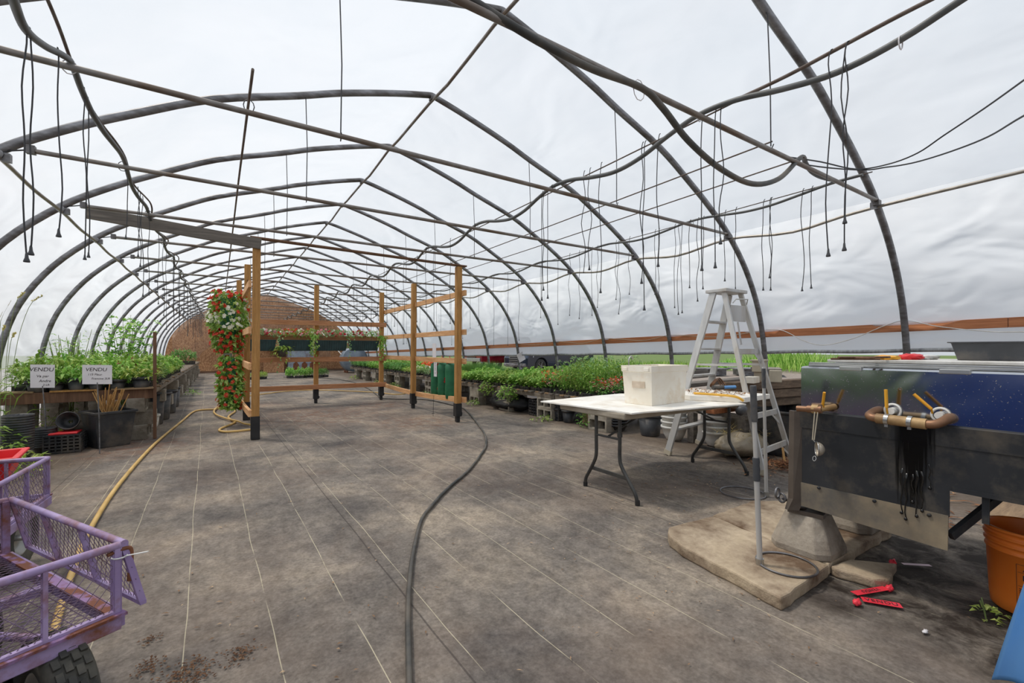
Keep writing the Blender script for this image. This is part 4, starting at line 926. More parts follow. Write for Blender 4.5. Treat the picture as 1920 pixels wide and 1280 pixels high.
for i, (a, b) in enumerate(LSEQ):
    y = 7.86+.33*i
    for j, (k, x) in enumerate(((a,-1.82),(b,-1.12))):
        put_flat(k, x+rng.uniform(-.03,.03), y, .647, rng.choice((0, math.pi))+rng.uniform(-.05,.05), 'left bench %s side, %s from near end' % (('wall','aisle')[j], ORD[i]), (1.1, 1.05, (1.35 if k == 'F' else 1.15)*rng.uniform(.9,1.1)))
put_flat('A2', -1.1, 19.4, .647, 0, 'standing alone on the far part of the left bench', (1.2, 2.2, 1.9)); 
q = random.Random(4)
for i, (px, py, r, h) in enumerate(((143,733,.085,.16),(70,728,.10,.14),(180,731,.08,.12),(265,722,.10,.15),(105,730,.075,.12),(220,727,.09,.13))):
    p = fl(px, py, .655); y = 7.55; p = aty(px, 700, y); nm = ('at the middle of the near edge','at left end behind the first sign','behind the second sign','at the right end by the stake','between the two signs','right of the second sign')[i]
    t = thing('potted_plant', 'black pot with leafy plant on the left bench, %s' % nm, 'potted plant', (p.x, y, .66), 'potted plants on the left bench')
    b_ = pot_proto('p', r, h, None); b_.v = [(v[0]+p.x, v[1]+y, v[2]+.66) for v in b_.v]; obj('pot', b_, M['black_plastic' if i else 'dark_plastic'], t)
    mb = MB(); leafmass(mb, q, (p.x, y), r*1.9, r*1.6, .66+h*.8, .20, 110, .085, .035, rect=False, up=.7); obj('foliage', mb, M['foliage' if i != 3 else 'foliage_yel'], t)
# stake, signs
mb = MB(); mb.box((-.73, 7.50, .70), (.036,.030,1.40)); solo('wooden_stake', mb, M['stake'], 'tall brown wooden stake upright at the near corner of left bench', 'stake', bevel=.003)
def sign(lab, px, py, fx, fy, w_, h_, lines, yaw=.35, dz=0):
    f = fl(fx, fy); c_ = aty(px, py, f.y); t = thing('card_sign', lab, 'sign', (f.x, f.y, 0))
    xa = Vector((math.cos(-.45+yaw), math.sin(-.45+yaw), -.03)); up = Vector((0,0,1)); n = Vector((xa.y, -xa.x, 0)); mb = MB()
    Mx = Matrix((xa, -n, up)).transposed(); mb.box(c_, (w_,.005,h_), M=Mx); obj('card', mb, M['paper'], t)
    mb = MB(); mb.tube([(f.x, f.y, 0), (f.x+.4*(c_.x-f.x), f.y+.02, c_.z*.45), (c_.x, c_.y-n.y*-.006+.006, c_.z-h_/2+.02)], .006, 6); obj('stake', mb, M['galv'], t)
    for s_, size, du, dv in lines: text('handwriting', s_, size, frameM(c_+n*.0035+xa*du+up*dv, xa, n), M['ink'], t, shear=.15)
sign('white VENDU card on a thin metal stake, leftmost of two before left bench', 80, 705, 87, 846, .205, .265, [('VENDU', .062, -.01, .075), ('Va par', .04, 0, .0), ('Andre', .04, .02, -.055), ('2 LR', .03, .03, -.1)])
sign('white VENDU card on a thin metal stake, right one, before the cane tub', 182.5, 702, 187, 850, .255, .215, [('VENDU', .055, -.01, .055), ('115 Fleur', .032, -.02, .0), ('Francine 2LR', .03, .03, -.045)])
# tub of canes
tx, ty = -1.15, 7.27
t = thing('plant_tub', 'large square black tub standing before the left bench', 'tub', (tx, ty, 0))
mb = MB(); a, b, h = .155, .20, .42
Rz = Matrix.Rotation(.5, 3, 'Z')
def sq(r, z): return [Vector((tx, ty, z))+Rz@Vector((x*r, y*r, 0)) for x, y in ((-1,-1),(1,-1),(1,1),(-1,1))]
rings = [sq(a,.0), sq(b,h), sq(b+.014,h), sq(b+.014,h-.02), sq(b+.014,h+.012), sq(b-.008,h+.012), sq(b-.012,h-.03), sq(a,.05)]
vs = [v for r_ in (rings[0],rings[1],rings[3],rings[4],rings[5],rings[7]) for v in r_]
mb.add(vs, [(4*i+k, 4*i+(k+1) % 4, 4*i+4+(k+1) % 4, 4*i+4+k) for i in range(5) for k in range(4)]+[(3,2,1,0),(20,21,22,23)]); obj('tub_body', mb, M['black_plastic'], t, bevel=.006)
q = random.Random(8); cn = None
for i in range(46):
    u = q.uniform(-.12,.12); v = q.uniform(-.12,.12); fan = q.uniform(-.95,-.45) if i < 12 else q.uniform(-.05,.85); u = (.10*q.random() if i < 12 else u-.03) if abs(fan) > .4 else u; base = Vector((tx, ty, .06))+Vector((cY, -sY, 0))*(u*.5-fan*.09)+Vector((0,v*.4,0))
    L = q.uniform(.50,.66) if i != 20 else .75
    xa = Vector((cY, -sY, 0)); d = Vector((0,0,1))+xa*(fan*.58+u*.4)+Vector((0,1,0))*v*.5; d.normalize(); top = base+d*L
    mb = MB(); mb.tube([base, (base+top)/2+Vector((0,0,.004)), top], .0055, 5)
    o = solo('bamboo_cane', mb, M['cane'], 'thin bamboo cane standing in the square black tub', 'cane', 'bamboo canes in the black tub')
# clutter under left bench
nest('pot_stack', 'tall stack of nested black pots at the left, under bench edge', -1.78, 6.72, 16, .115, .10, .026, 'black_plastic', .02)
nest('pot_stack', 'shorter stack of nested black pots right of the tall stack', -1.68, 7.15, 9, .10, .09, .024, 'black_plastic')
crate(-1.50, 7.15, 0, .30, .34, .20, 'black slatted tray crate on the ground under the left bench')
mb = MB(); mb.lathe([(.02,0),(.08,0),(.10,.13),(.105,.14),(.095,.14),(.07,.02),(.02,.02)], (0,0,0), 18, Matrix.Rotation(1.35, 3, 'X')); mb.v = [(v[0]-1.48, v[1]+7.25, v[2]+.32) for v in mb.v]
solo('plant_pot', mb, M['black_plastic'], 'black pot lying on its side on the tray crate under left bench', 'pot')
mb = MB(); mb.box((-1.5, 7.12, .215), (.24,.22,.02)); solo('red_tray', mb, M['red'], 'dull red tray lying in the black crate under the left bench', 'tray', bevel=.006)
mb = MB(); b_ = pot_proto('p', .12, .21, None); b_.v = [(v[0]-1.0, v[1]+8.3, v[2]) for v in b_.v]; solo('bucket', b_, M['white_plastic'], 'white bucket on the ground under left bench beside the cane tub', 'bucket')
mb = MB(); b_ = pot_proto('p', .10, .19, None); b_.v = [(v[0]-.88, v[1]+8.62, v[2]) for v in b_.v]; solo('bucket', b_, M['white_plastic'], 'smaller white bucket under left bench behind the first blocks', 'bucket')
for i, (x, y, h_) in enumerate(((-.86, 8.95, .5),(-.82, 9.5,.45),(-.80,10.4,.42),(-.82,11.5,.4))): add_pot(x, y, 0, .12, h_, 'dark tall pot under the aisle side of the left bench, %s from near end' % ORD[i], 'dark_plastic', group='tall pots under the left bench')
# weeds and shrubs on the left
def grass(lab, x, y, n, h, R, seed, heads=0):
    q = random.Random(seed); t = thing('tall_grass', lab, 'grass clump', (x, y, 0)); mb = MB(); st = MB(); hd = MB()
    for i in range(n):
        a = q.uniform(0, 6.28); r_ = R*q.random(); bx, by = x+r_*math.cos(a), y+r_*math.sin(a); z = q.uniform(.05, h*.55)
        mb.leaf((bx, by, z), (q.uniform(-1,1), q.uniform(-1,1), q.uniform(.3,1.3)), (0,0,1), q.uniform(.2,.45), .018, .35)
    for i in range(heads):
        a = q.uniform(0, 6.28); bx, by = x+R*q.random()*math.cos(a), y+R*q.random()*math.sin(a); hh = h*q.uniform(.75,1.05); lx = q.uniform(.02,.3)
        P = smooth_path([(bx, by, 0), (bx+lx*.2, by, hh*.6), (bx+lx*.6, by, hh*.92), (bx+lx, by, hh)], 4); st.tube(P, .0025, 4)
        for k in range(26): 
            w_ = k/26; p = Vector(P[-4])*(1-w_)+Vector(P[-1])*w_; hd.leaf(p, (q.uniform(-.5,.8), q.uniform(-.5,.5), .6), (0,1,0), .03, .01)
    clampx(mb, st, hd); obj('blades', mb, M['foliage'], t)
    if heads: obj('stalks', st, M['stem'], t); obj('seed_heads', hd, M['straw'], t)
gp = aty(55, 700, 6.9)
grass('tall wild grass with seed heads growing beside the film at far left', -2.12, 7.35, 60, 1.75, .22, 3, 9)
weed('leafy_weed', 'leafy green weeds at the left edge in front of the left bench', -2.05, 6.55, 300, .36, .55, .09, .035, 'foliage', 41)
weed('leafy_weed', 'low green weeds behind the red tub at left edge', -1.75, 6.05, 190, .34, .22, .10, .032, 'foliage_yel', 42)
weed('leafy_weed', 'weeds growing up through the left bench behind the pot stacks', -1.85, 7.75, 130, .3, .5, .10, .03, 'foliage_yel', 43)
weed('leafy_weed', 'small weed at the aisle foot of the far left bench', -.60, 14.0, 60, .16, .22, .06, .03, 'foliage', 44)
def shrub(lab, x, y, h, R, n, L, W, m_, seed, ns):
    q = random.Random(seed); t = thing('leafy_shrub', lab, 'shrub', (x, y, 0)); st = MB(); mb = MB()
    for s_ in range(ns):
        a = q.uniform(0, 6.28); tip = Vector((x+R*q.uniform(.2,1)*math.cos(a), y+R*q.uniform(.2,1)*math.sin(a), h*q.uniform(.72,1.0))); b0 = Vector((x+q.uniform(-.05,.05), y+q.uniform(-.05,.05), 0)); mid = (b0+tip)/2+Vector((0,0,.08))
        P = smooth_path([b0, mid, tip], 5); st.tube(P, [.009-.006*k/(len(P)-1) for k in range(len(P))], 5)
        for k in range(n//ns):
            w_ = q.uniform(.25, 1.0); p = P[min(int(w_*(len(P)-1)), len(P)-1)]; an = q.uniform(0, 6.28)
            d = Vector((math.cos(an), math.sin(an), q.uniform(-.2,.6))); mb.leaf(p+d*q.uniform(0,.09), d, (0,0,1), L*q.uniform(.7,1.2), W*q.uniform(.8,1.2))
    clampx(mb, st); obj('stems', st, M['stem'], t); obj('foliage', mb, M[m_], t)
shrub('willow-like shrub with narrow leaves rising behind the left bench plants', -1.95, 9.35, 1.50, .34, 520, .11, .022, 'foliage', 5, 16)
shrub('second narrow-leaved shrub against the left film, near the first hoop gap', -2.05, 10.2, 1.55, .3, 300, .10, .02, 'foliage', 6, 10)
shrub('broad-leaved maple-like shrub tallest on the left, by the film', -1.72, 12.4, 1.98, .58, 520, .14, .10, 'foliage', 7, 18)
# ---- pots on the floor near the end wall
for i, (px, k) in enumerate(((478,'B'),(493,'B'),(522,None),(545,'A'),(562,'A'),(580,'A'),(596,'A2'),(608,'A2'),(430,'A'))):
    p = aty(px, 700, 20.2)
    if k is None: continue
    put_flat(k, p.x, 20.2+.2*(i % 2), 0, rng.uniform(0,3), 'on the floor before the end wall, %s from left' % ORD[i], (.62, .9, 1.35))
# ---- things against the end wall
def atw(px, py, Y=26.3): return aty(px, py, Y)
a, b = atw(541, 655, 25.2), atw(592, 700, 25.2)
t = thing('metal_cabinet', 'blue-grey metal cabinet with rust patches against the end wall', 'cabinet', ((a.x+b.x)/2, 25.2, 0))
mb = MB(); mb.b2((a.x, 25.2, .02), (b.x, 26.0, 1.12)); obj('cabinet_body', mb, M['cabinet'], t, bevel=.01)
mb = MB(); mb.b2((a.x+.55, 25.25, 1.12), (b.x, 25.95, 1.78)); obj('upper_housing', mb, M['cabinet'], t, bevel=.01)
mb = MB(); q = random.Random(1)
for x in (a.x+.32, a.x+.72, a.x+1.1):
    mb.prism([(x-.12,.12),(x+.14,.12),(x+.16,.4),(x+.05,.55),(x+.03,.75),(x-.03,.5),(x-.1,.45)], 0, .006, Matrix(((1,0,0,0),(0,0,-1,25.198),(0,1,0,0),(0,0,0,1))))
obj('rust_patch', mb, M['rust'], t)
a, b = atw(508, 630, 25.6), atw(552, 657, 25.6)
t = thing('chipboard_box', 'brown chipboard box fixed high on the end wall', 'box', ((a.x+b.x)/2, 26, b.z))
mb = MB(); mb.b2((a.x, 25.7, b.z), (b.x, 26.86, a.z+.2)); obj('box_body', mb, OSB, t, bevel=.01)
mb = MB(); mb.b2((a.x-.02, 25.67, b.z), (a.x+.1, 25.72, a.z+.2)); mb.b2((b.x-.1, 25.67, b.z), (b.x+.02, 25.72, a.z+.2)); obj('corner_strip', mb, M['post'], t)
a = atw(523, 700, 25.4); mb = MB(); mb.b2((a.x-.65, 25.5, 0), (a.x+.25, 26.2, .75)); solo('chipboard_box', mb, OSB, 'brown chipboard bin on the floor left of the metal cabinet', 'box', bevel=.01)
a = atw(655, 672, 24.5)
t = thing('drum_fan', 'round blue-grey drum fan lying at the end wall right of the rack', 'fan', (a.x, 24.5, 0))
mb = MB(); Rd = Matrix.Rotation(math.pi/2, 3, 'X')@Matrix.Rotation(.0, 3, 'Z'); mb.lathe([(.0,.8),(.62,.8),(.62,0),(.55,0),(.50,.12),(.0,.12)], (a.x, 24.0, .66), 28, Rd); obj('drum', mb, M['barrel'], t)
mb = MB(); mb.lathe([(.1,-.02),(.1,-.12),(0,-.12)], (a.x, 24.0, .66), 12, Rd)
for k in range(4):
    an = k*math.pi/2+.3; mb.bar((a.x+.1*math.cos(an), 23.96, .66+.1*math.sin(an)), (a.x+.5*math.cos(an), 23.92, .66+.5*math.sin(an)), .02, .16, (0,1,.6))
obj('fan_blades', mb, M['dark_plastic'], t)
mb = MB()
for x in (-.35,.35): mb.box((a.x+x, 23.7, .05), (.06,.7,.1))
obj('feet', mb, M['rust'], t)
a1, b1 = aty(607, 627, 24.2), aty(640, 664, 22.9); mb = MB(); mb.tube([a1, b1], .02, 8); a2 = aty(607, 627, 25.6)
mb.tube([a1, aty(603, 622, 26.8)], .02, 8); solo('leaning_pole', mb, M['white_plastic'], 'thin white pole slanting down from the end wall by the drum fan', 'pole')
# ================================================================== FOREGROUND RIGHT
# ---- folding table with a white sheet
t = thing('folding_table', 'folding table with dark bent-tube legs in the right foreground', 'table', (3.3, 2.7, 0))
mb = MB(); mb.b2((2.52, 2.34, .640), (4.12, 3.10, .690)); obj('tabletop', mb, M['table_under'], t, bevel=.012)
for X in (2.60, 4.08):
    for y0, y1, s_ in ((2.72, 2.879, 1), (2.46, 2.306, -1)):
        mb = MB(); xf = X+(.03 if X < 3 else .04); P = smooth_path([(X, y0, .64), (X, y0, .45), (X, y0, .32), (X+.003, y0+.02*s_, .255), (X+.012, y0+.09*s_, .15), (X+.02, y1-.012*s_, .07), (xf-.005, y1, .0)], 4); mb.tube(P, .0145, 10); o = obj('leg', mb, M['table_leg'], t)
        mb = MB(); mb.tube([(xf-.005, y1, .0), (xf-.005, y1, .035)], .0185, 10); obj('foot_cap', mb, M['post_foot'], o)
    mb = MB(); mb.bar((X+.012, 2.80, .18), (X+.012, 2.385, .18), .012, .03); obj('crossbar', mb, M['table_leg'], t, bevel=.002)
    mb = MB(); mb.tube([(X, 2.71, .47), (X, 2.47, .47)], .009, 8); mb.tube([(X, 2.59, .47), (X+(.45 if X < 3 else -.45), 2.59, .64)], .009, 8); mb.tube([(X+.0, 2.46, .49), (X, 2.46, .52)], .02, 8); obj('brace', mb, M['table_leg'], t)
mb = MB(); poly = [(2.44,3.27),(2.49,2.80),(2.54,2.29),(2.9,2.245),(3.3,2.20),(3.79,2.135),(3.98,2.5),(4.20,3.06),(3.9,3.2),(3.56,3.37),(3.0,3.33)]
pts = []
q = random.Random(3)
for (a, b), (c, d) in zip(poly, poly[1:]+poly[:1]):
    for k in range(6): pts.append((a+(c-a)*k/6+q.uniform(-.006,.006), b+(d-b)*k/6+q.uniform(-.006,.006)))
mb.prism(pts, .6905, .7015); solo('table_sheet', mb, M['sheet_white'], 'ragged white board sheet laid over the folding table', 'board')
# tote
t = thing('plastic_tote', 'cream-white plastic tote on the white table sheet', 'tote', (3.2, 2.6, .702))
o_ = Vector((2.985, 2.47, .702)); ex = Vector((.995,.085,0)); ey = Vector((-.085,.995,0)); Lx, Ly, Hh = .50, .28, .33
def tp(u, v, z, g=0): return o_+ex*(Lx*(.5+(u-.5)*(1+g)))+ey*(Ly*(.5+(v-.5)*(1+g)))+Vector((0,0,z))
def ring_(g, z): return [tp(0,0,z,g), tp(1,0,z,g), tp(1,1,z,g), tp(0,1,z,g)]
R_ = [ring_(-.02,0), ring_(.06,Hh-.055), ring_(.10,Hh-.05), ring_(.11,Hh), ring_(.07,Hh), ring_(.02,Hh-.05), ring_(-.05,.012)]
mb = MB(); mb.add([v for r_ in R_ for v in r_], [(4*i+k, 4*i+(k+1) % 4, 4*i+4+(k+1) % 4, 4*i+4+k) for i in range(6) for k in range(4)]+[(3,2,1,0),(24,25,26,27)]); obj('tub', mb, M['cream'], t, bevel=.012, seg=3)
mb = MB(); c0 = tp(.0,.45,.17,.025)-ex*.004; Mx = Matrix((ey, ex, Vector((0,0,1)))).transposed(); mb.box(c0, (.13,.003,.055), M=Mx); obj('worn_label', mb, mat('faded_label', (226,210,190), (204,186,164), 20, .7), t)
mb = MB()
for v in (.15,.85): p_ = tp(.0, v, Hh-.03, .11); mb.box(p_, (.02,.05,.03))
obj('handle_lug', mb, M['cream'], t, bevel=.004)
mb = MB(); pz = tp(.12,.9,Hh,.1); mb.tube(smooth_path([pz, pz+Vector((0,0,.05)), pz+Vector((.03,0,.08)), pz+Vector((.05,0,.05))], 4), .006, 6); obj('bent_wire', mb, M['silver'], t)
# board with bark chips, yellow tube
t = thing('work_board', 'thick pale board littered with bark chips beyond the table sheet', 'board', (3.95, 2.75, .703))
mb = MB(); mb.prism([(3.62,2.56),(3.86,2.18),(4.36,2.22),(4.30,3.0),(3.72,2.98)], .703, .748); obj('slab', mb, M['sheet_white'], t, bevel=.004)
q = random.Random(9); mb = MB()
for i in range(260):
    p = Vector((q.uniform(3.75,4.28), q.uniform(2.3,2.95), .749)); mb.leaf(p, (q.uniform(-1,1), q.uniform(-1,1), q.uniform(0,.35)), (0,0,1), q.uniform(.02,.05), q.uniform(.008,.018), .05)
o = obj('bark_litter', mb, M['chips'], t); o['kind'] = 'stuff'
mb = MB(); mb.tube(smooth_path([aty(1302,737,2.58)*1.0, (3.70,2.47,.765), (3.735,2.27,.765), (3.76,2.19,.755), (3.785,2.15,.725)], 5), .011, 8); solo('yellow_tube', mb, M['yellow_tube'], 'bent yellow tube lying on the board beside the tote', 'tube')
mb = MB(); mb.lathe([(.0,-.04),(.035,-.04),(.04,.0),(.03,.04),(0,.04)], (3.72, 2.13, .655), 12, Matrix.Rotation(1.2, 3, 'Y')); solo('pipe_cap', mb, M['dark_plastic'], 'dark plastic cap under the right tip of the table sheet', 'cap')
t = thing('coiled_strap', 'coil of brown strap with a blue-handled tool beyond the board', 'strap', (4.4, 2.9, .75))
mb = MB()
for k in range(3): mb.tube([(4.52+(.075-.008*k)*math.cos(a)*1.3, 2.84+.02*k+.02*math.sin(a*2), .80+(.06-.006*k)*math.sin(a)) for a in [i*math.pi/9 for i in range(18)]], .008, 6, closed=True)
obj('coil', mb, M['copper'], t); mb = MB(); mb.tube([(4.50,2.78,.765),(4.66,2.74,.765)], .018, 10); obj('blue_handle', mb, M['blue'], t); mb = MB(); mb.tube([(4.38,2.82,.765),(4.50,2.78,.765)], .024, 10); obj('tool_head', mb, M['dark_plastic'], t)
# ---- step ladder
t = thing('step_ladder', 'tall aluminium step ladder standing open behind the folding table', 'ladder', (4.57, 2.78, 0))
FT = {'A':((4.166,3.235),(4.40,2.83)), 'B':((4.935,3.369),(4.74,2.86)), 'C':((4.212,2.202),(4.42,2.72)), 'D':((4.977,2.313),(4.73,2.72))}
ZTOP = 1.775
def lad(k, z): (a, b), (c, d) = FT[k]; w_ = z/ZTOP; return Vector((a+(c-a)*w_, b+(d-b)*w_, z))
for k, w_ in (('A',.075),('B',.075),('C',.05),('D',.05)):
    mb = MB(); mb.bar(lad(k,.0), lad(k,ZTOP), .025, w_, (0,1,0)); o = obj('front_rail' if k in 'AB' else 'rear_rail', mb, M['alu'], t, bevel=.003)
    mb = MB(); mb.bar(lad(k,-.0)+Vector((0,0,.004)), lad(k,.05), .034, w_*1.15, (0,1,0)); obj('foot', mb, M['tan_box'], o)
for z in (.29,.585,.88,1.175,1.47):
    mb = MB(); a, b = lad('A',z), lad('B',z); mb.bar(a, b, .085, .022); obj('step', mb, M['alu'], t, bevel=.003)
for z in (.20,.52,1.15):
    mb = MB(); a, b = lad('C',z), lad('D',z); mb.bar(a, b, .02, .055); obj('rear_brace', mb, M['alu'], t, bevel=.002)
    for k, o2 in (('C','D'),('D','C')):
        mb = MB(); p = lad(k, z-.13); q_ = lad(k, z)*.75+lad(o2, z)*.25; mb.bar(p, q_, .004, .02); obj('corner_brace', mb, M['alu'], t)
mb = MB(); mb.box((4.572, 2.785, ZTOP+.015), (.40,.24,.035)); obj('top_cap', mb, M['alu'], t, bevel=.006)
mb = MB(); a, b = lad('C',1.55), lad('D',1.55); c_ = (a+b)/2; mb.box(c_, (.28,.012,.17)); obj('bucket_shelf', mb, M['alu'], t, bevel=.003)
mb = MB(); mb.tube([c_+Vector((-.13,-.02,.10)), c_+Vector((-.12,-.05,.14)), c_+Vector((.1,-.05,.15)), c_+Vector((.13,-.02,.10))], .006, 6); mb.bar(c_+Vector((-.02,-.01,-.09)), c_+Vector((.03,-.02,-.33)), .004, .022); obj('hinge_arm', mb, M['alu'], t)
for a_, b_ in (('A','C'),('B','D')):
    mb = MB(); mb.bar(lad(a_,1.01), (lad(a_,1.01)+lad(b_,1.01))/2, .006, .022); mb.bar((lad(a_,1.01)+lad(b_,1.01))/2, lad(b_,1.01), .006, .022); obj('spreader', mb, M['alu'], t)
# ---- ringed poles
def rpole(lab, b, top, grips, rc, rr):
    t = thing('ring_pole', lab, 'pole', b, None); b = Vector(b); top = Vector(top); d = top-b
    mb = MB(); mb.tube([b+d*.03, b+d*.52], .0135, 12); mb.tube([b+d*.5, top], .0115, 12); obj('shaft', mb, M['alu'], t)
    for g0, g1, r_ in grips: mb = MB(); mb.tube([b+d*(g0+(g1-g0)*k/6) for k in range(7)], [r_*(.92+.1*(k % 2)) for k in range(7)], 12); obj('grip', mb, M['dark_plastic'], t)
    mb = MB(); mb.tube([b+d*.0, b+d*.035], .019, 12); obj('socket', mb, M['silver'], t)
    mb = MB(); mb.tube([(rc[0]+rr*math.cos(a), rc[1]+rr*math.sin(a), b.z+.006) for a in [k*math.pi/20 for k in range(40)]], .0055, 8, closed=True); obj('ring', mb, M['galv'], t)
rpole('silver pole with black grips standing in a wire ring on the concrete slab', (2.33,1.237,.062), (2.283,1.247,.985), ((.80,1.0,.0165),(.47,.60,.0175)), (2.435,1.16), .135)
rpole('silver pole with a black grip and floor ring, farther, beside the ladder', (3.647,1.886,0), (3.60,1.884,1.03), ((.84,.99,.016),), (3.56,2.03), .165)
# ---- slabs and piers
def slab(lab, poly, z, seed, bev=.01):
    q = random.Random(seed); pts = []
    for (a, b), (c, d) in zip(poly, poly[1:]+poly[:1]):
        n = max(2, int(math.hypot(c-a, d-b)/.07))
        for k in range(n): pts.append((a+(c-a)*k/n+(q.uniform(-.007,.007) if k else 0), b+(d-b)*k/n+(q.uniform(-.007,.007) if k else 0)))
    mb = MB(); mb.prism(pts, -.004, z); return solo('concrete_slab', mb, M['slab'], lab, 'slab', bevel=bev)
slab('large broken concrete slab under the nearer ring pole', [(2.345,1.81),(2.235,1.72),(2.185,1.60),(2.103,1.022),(2.625,1.042),(2.752,1.77)], .062, 1)
slab('second concrete slab behind, carrying the two pier blocks', [(2.766,1.785),(3.285,1.803),(3.56,1.60),(3.52,1.05),(2.64,1.048)], .058, 2)
slab('small concrete slab piece beside the pier, nearest the red ribbons', [tuple(fl(a, b, .046)[:2]) for a, b in ((1557,1060),(1592,1047),(1682,1055),(1668,1087),(1640,1085),(1566,1065))], .046, 3)
def pier(lab, x, y, z, m_):
    b, tp_, h, ch = .152, .092, .205, .35; vs = []
    for r_, zz in ((b,0),(b,.035),(tp_,h)):
        for sx_, sy_ in ((1,1),(-1,1),(-1,-1),(1,-1)):
            p1 = (x+sx_*r_, y+sy_*r_*(1-ch), z+zz); p2 = (x+sx_*r_*(1-ch), y+sy_*r_, z+zz)
            vs += [p1, p2] if sx_*sy_ > 0 else [p2, p1]
    mb = MB(); mb.add(vs, [tuple(range(8))[::-1], tuple(range(16,24))]+[(8*i+k, 8*i+(k+1) % 8, 8*i+8+(k+1) % 8, 8*i+8+k) for i in range(2) for k in range(8)]); return solo('pier_block', mb, m_, lab, 'concrete block', bevel=.008)
pier('grey concrete pier block under the near corner of the black tank', 2.765, 1.20, .058, M['pier'])
pier('grey concrete pier block farther under the black tank', 3.36, 1.22, .058, M['pier'])
mb = MB(); mb.box((2.745, 1.19, .275), (.15,.17,.022), .2); mb.box((2.71, 1.23, .292), (.10,.07,.012), .5, Matrix.Rotation(.25, 3, 'Y')); solo('metal_shim', mb, M['brown_steel'], 'bent dark metal shims on top of the near pier block', 'shim', bevel=.002)
mb = MB(); mb.box((3.36, 1.20, .282), (.15,.15,.036)); solo('metal_shim', mb, M['brown_steel'], 'dark shim on top of the farther pier block', 'shim', bevel=.002)
# ---- black stand with the stainless pan
def stain_mat():
    m = M['black_steel'].copy(); m.name = 'black_steel_with_syrup_stain'; nt = m.node_tree; p = [n for n in nt.nodes if n.type == 'BSDF_PRINCIPLED'][0]
    src = p.inputs['Base Color'].links[0].from_socket; co_ = coords(nt); sx = nt.nodes.new('ShaderNodeSeparateXYZ'); nt.links.new(co_, sx.inputs[0])
    st = noise_(nt, coords(nt, (1,55,1.2)), 1.0, 4, .6); yy = math_(nt, 'DIVIDE', math_(nt, 'SUBTRACT', sx.outputs[1], .505), .085)
    env = math_(nt, 'SUBTRACT', 1.0, math_(nt, 'MULTIPLY', yy, yy)); zz = math_(nt, 'MULTIPLY_ADD', sx.outputs[2], 2.2, -.72)
    k = math_(nt, 'MULTIPLY', math_(nt, 'ADD', math_(nt, 'ADD', math_(nt, 'MULTIPLY', env, .6), zz), math_(nt, 'MULTIPLY_ADD', st, 2.6, -1.55)), 2.6, clamp=True)
    k = math_(nt, 'MULTIPLY', k, math_(nt, 'MULTIPLY', math_(nt, 'ADD', env, math_(nt, 'MULTIPLY_ADD', st, 1.4, -.7)), 1.6, clamp=True))
    nt.links.new(mixc(nt, src, lin((12,11,10)), k), p.inputs['Base Color']); nt.links.new(math_(nt, 'MULTIPLY_ADD', k, -.38, .62), p.inputs['Roughness']); return m
STAIN = stain_mat()
t = thing('evaporator_tank', 'long stainless steel tank on a black sheet-metal stand at right', 'tank', (3.1, .2, .30))
X0, X1, YE, YN = 2.66, 3.55, 1.225, -1.3
mb = MB(); mb.b2((X0, .595, .44), (X0+.006, YE, .745)); mb.b2((X0, YN, .555), (X0+.006, .595, .745)); mb.b2((X0-.004, YN, .745), (X0+.012, YE, .826)); mb.b2((X0-.004, YN, .826), (X0+.05, YE, .832)); mb.b2((X0+.006, YE-.006, .32), (X1, YE, .83)); mb.b2((X1-.006, YN, .555), (X1, YE, .83)); mb.b2((X0+.01, YN, .558), (X1, YE-.01, .563))
obj('stand_panel', mb, STAIN, t)
for y0, y1 in ((.60, .93), (.935, YE)):
    pass
mb = MB(); mb.hexa([(X0-.004,.600,.292),(X0+.002,.600,.292),(X0+.004,YE-.03,.318),(X0-.003,YE-.03,.318),(X0-.004,.598,.445),(X0+.004,.598,.445),(X0+.004,YE-.02,.445),(X0-.004,YE-.02,.445)]); s2 = obj('lower_skirt', mb, M['dusty_steel'], t)
s2['label'] = 'dusty tan lower skirt'
mb = MB(); mb.b2((X0-.0045, YN, .555), (X0+.004, .585, .575)); mb.b2((X0+.02,.478,.44),(X0+.03,.50,.56)); mb.bar((X0+.03,.598,.35),(X0+.32,.47,.54),.02,.035);  obj('notch_bracket', mb, M['black_steel'], t)
for y, z in ((1.10,.438),(.86,.436),(.66,.43)):
    mb = MB(); mb.lathe([(0,0),(.008,0),(.008,.006),(0,.007)], (X0-.004, y, z), 10, Matrix.Rotation(-math.pi/2, 3, 'Y')); obj('bolt', mb, M['black_steel'], t)
mb = MB(); mb.hexa([(X0-.03,YE-.008,.35),(X0+.005,YE-.045,.35),(X0+.005,YE+.02,.35),(X0-.025,YE+.02,.35),(X0-.016,YE-.008,.832),(X0+.005,YE-.045,.832),(X0+.005,YE+.02,.832),(X0-.012,YE+.02,.832)]); mb.hexa([(X0-.045,YE+.012,.288),(X0-.01,YE-.03,.288),(X0-.01,YE+.02,.288),(X0-.04,YE+.03,.288),(X0-.03,YE-.008,.35),(X0+.005,YE-.045,.35),(X0+.005,YE+.02,.35),(X0-.025,YE+.02,.35)]); c2 = obj('corner_angle', mb, M['brown_steel'], t); c2['label'] = 'brown painted corner angle'
mb = MB(); mb.tube([(X0-.06+.02*math.cos(a), YE+.06, .37+.028*math.sin(a)) for a in [k*math.pi/6 for k in range(12)]], .006, 6, closed=True); mb.tube([(X0-.03, YE+.05+.018*math.cos(a), .34+.024*math.sin(a)) for a in [k*math.pi/6 for k in range(12)]], .006, 6, closed=True); mb.tube([(X0-.0, YE+.04, .325), (X0-.02, YE+.05,.335)], .008, 6); obj('chain_hook', mb, M['galv'], t)
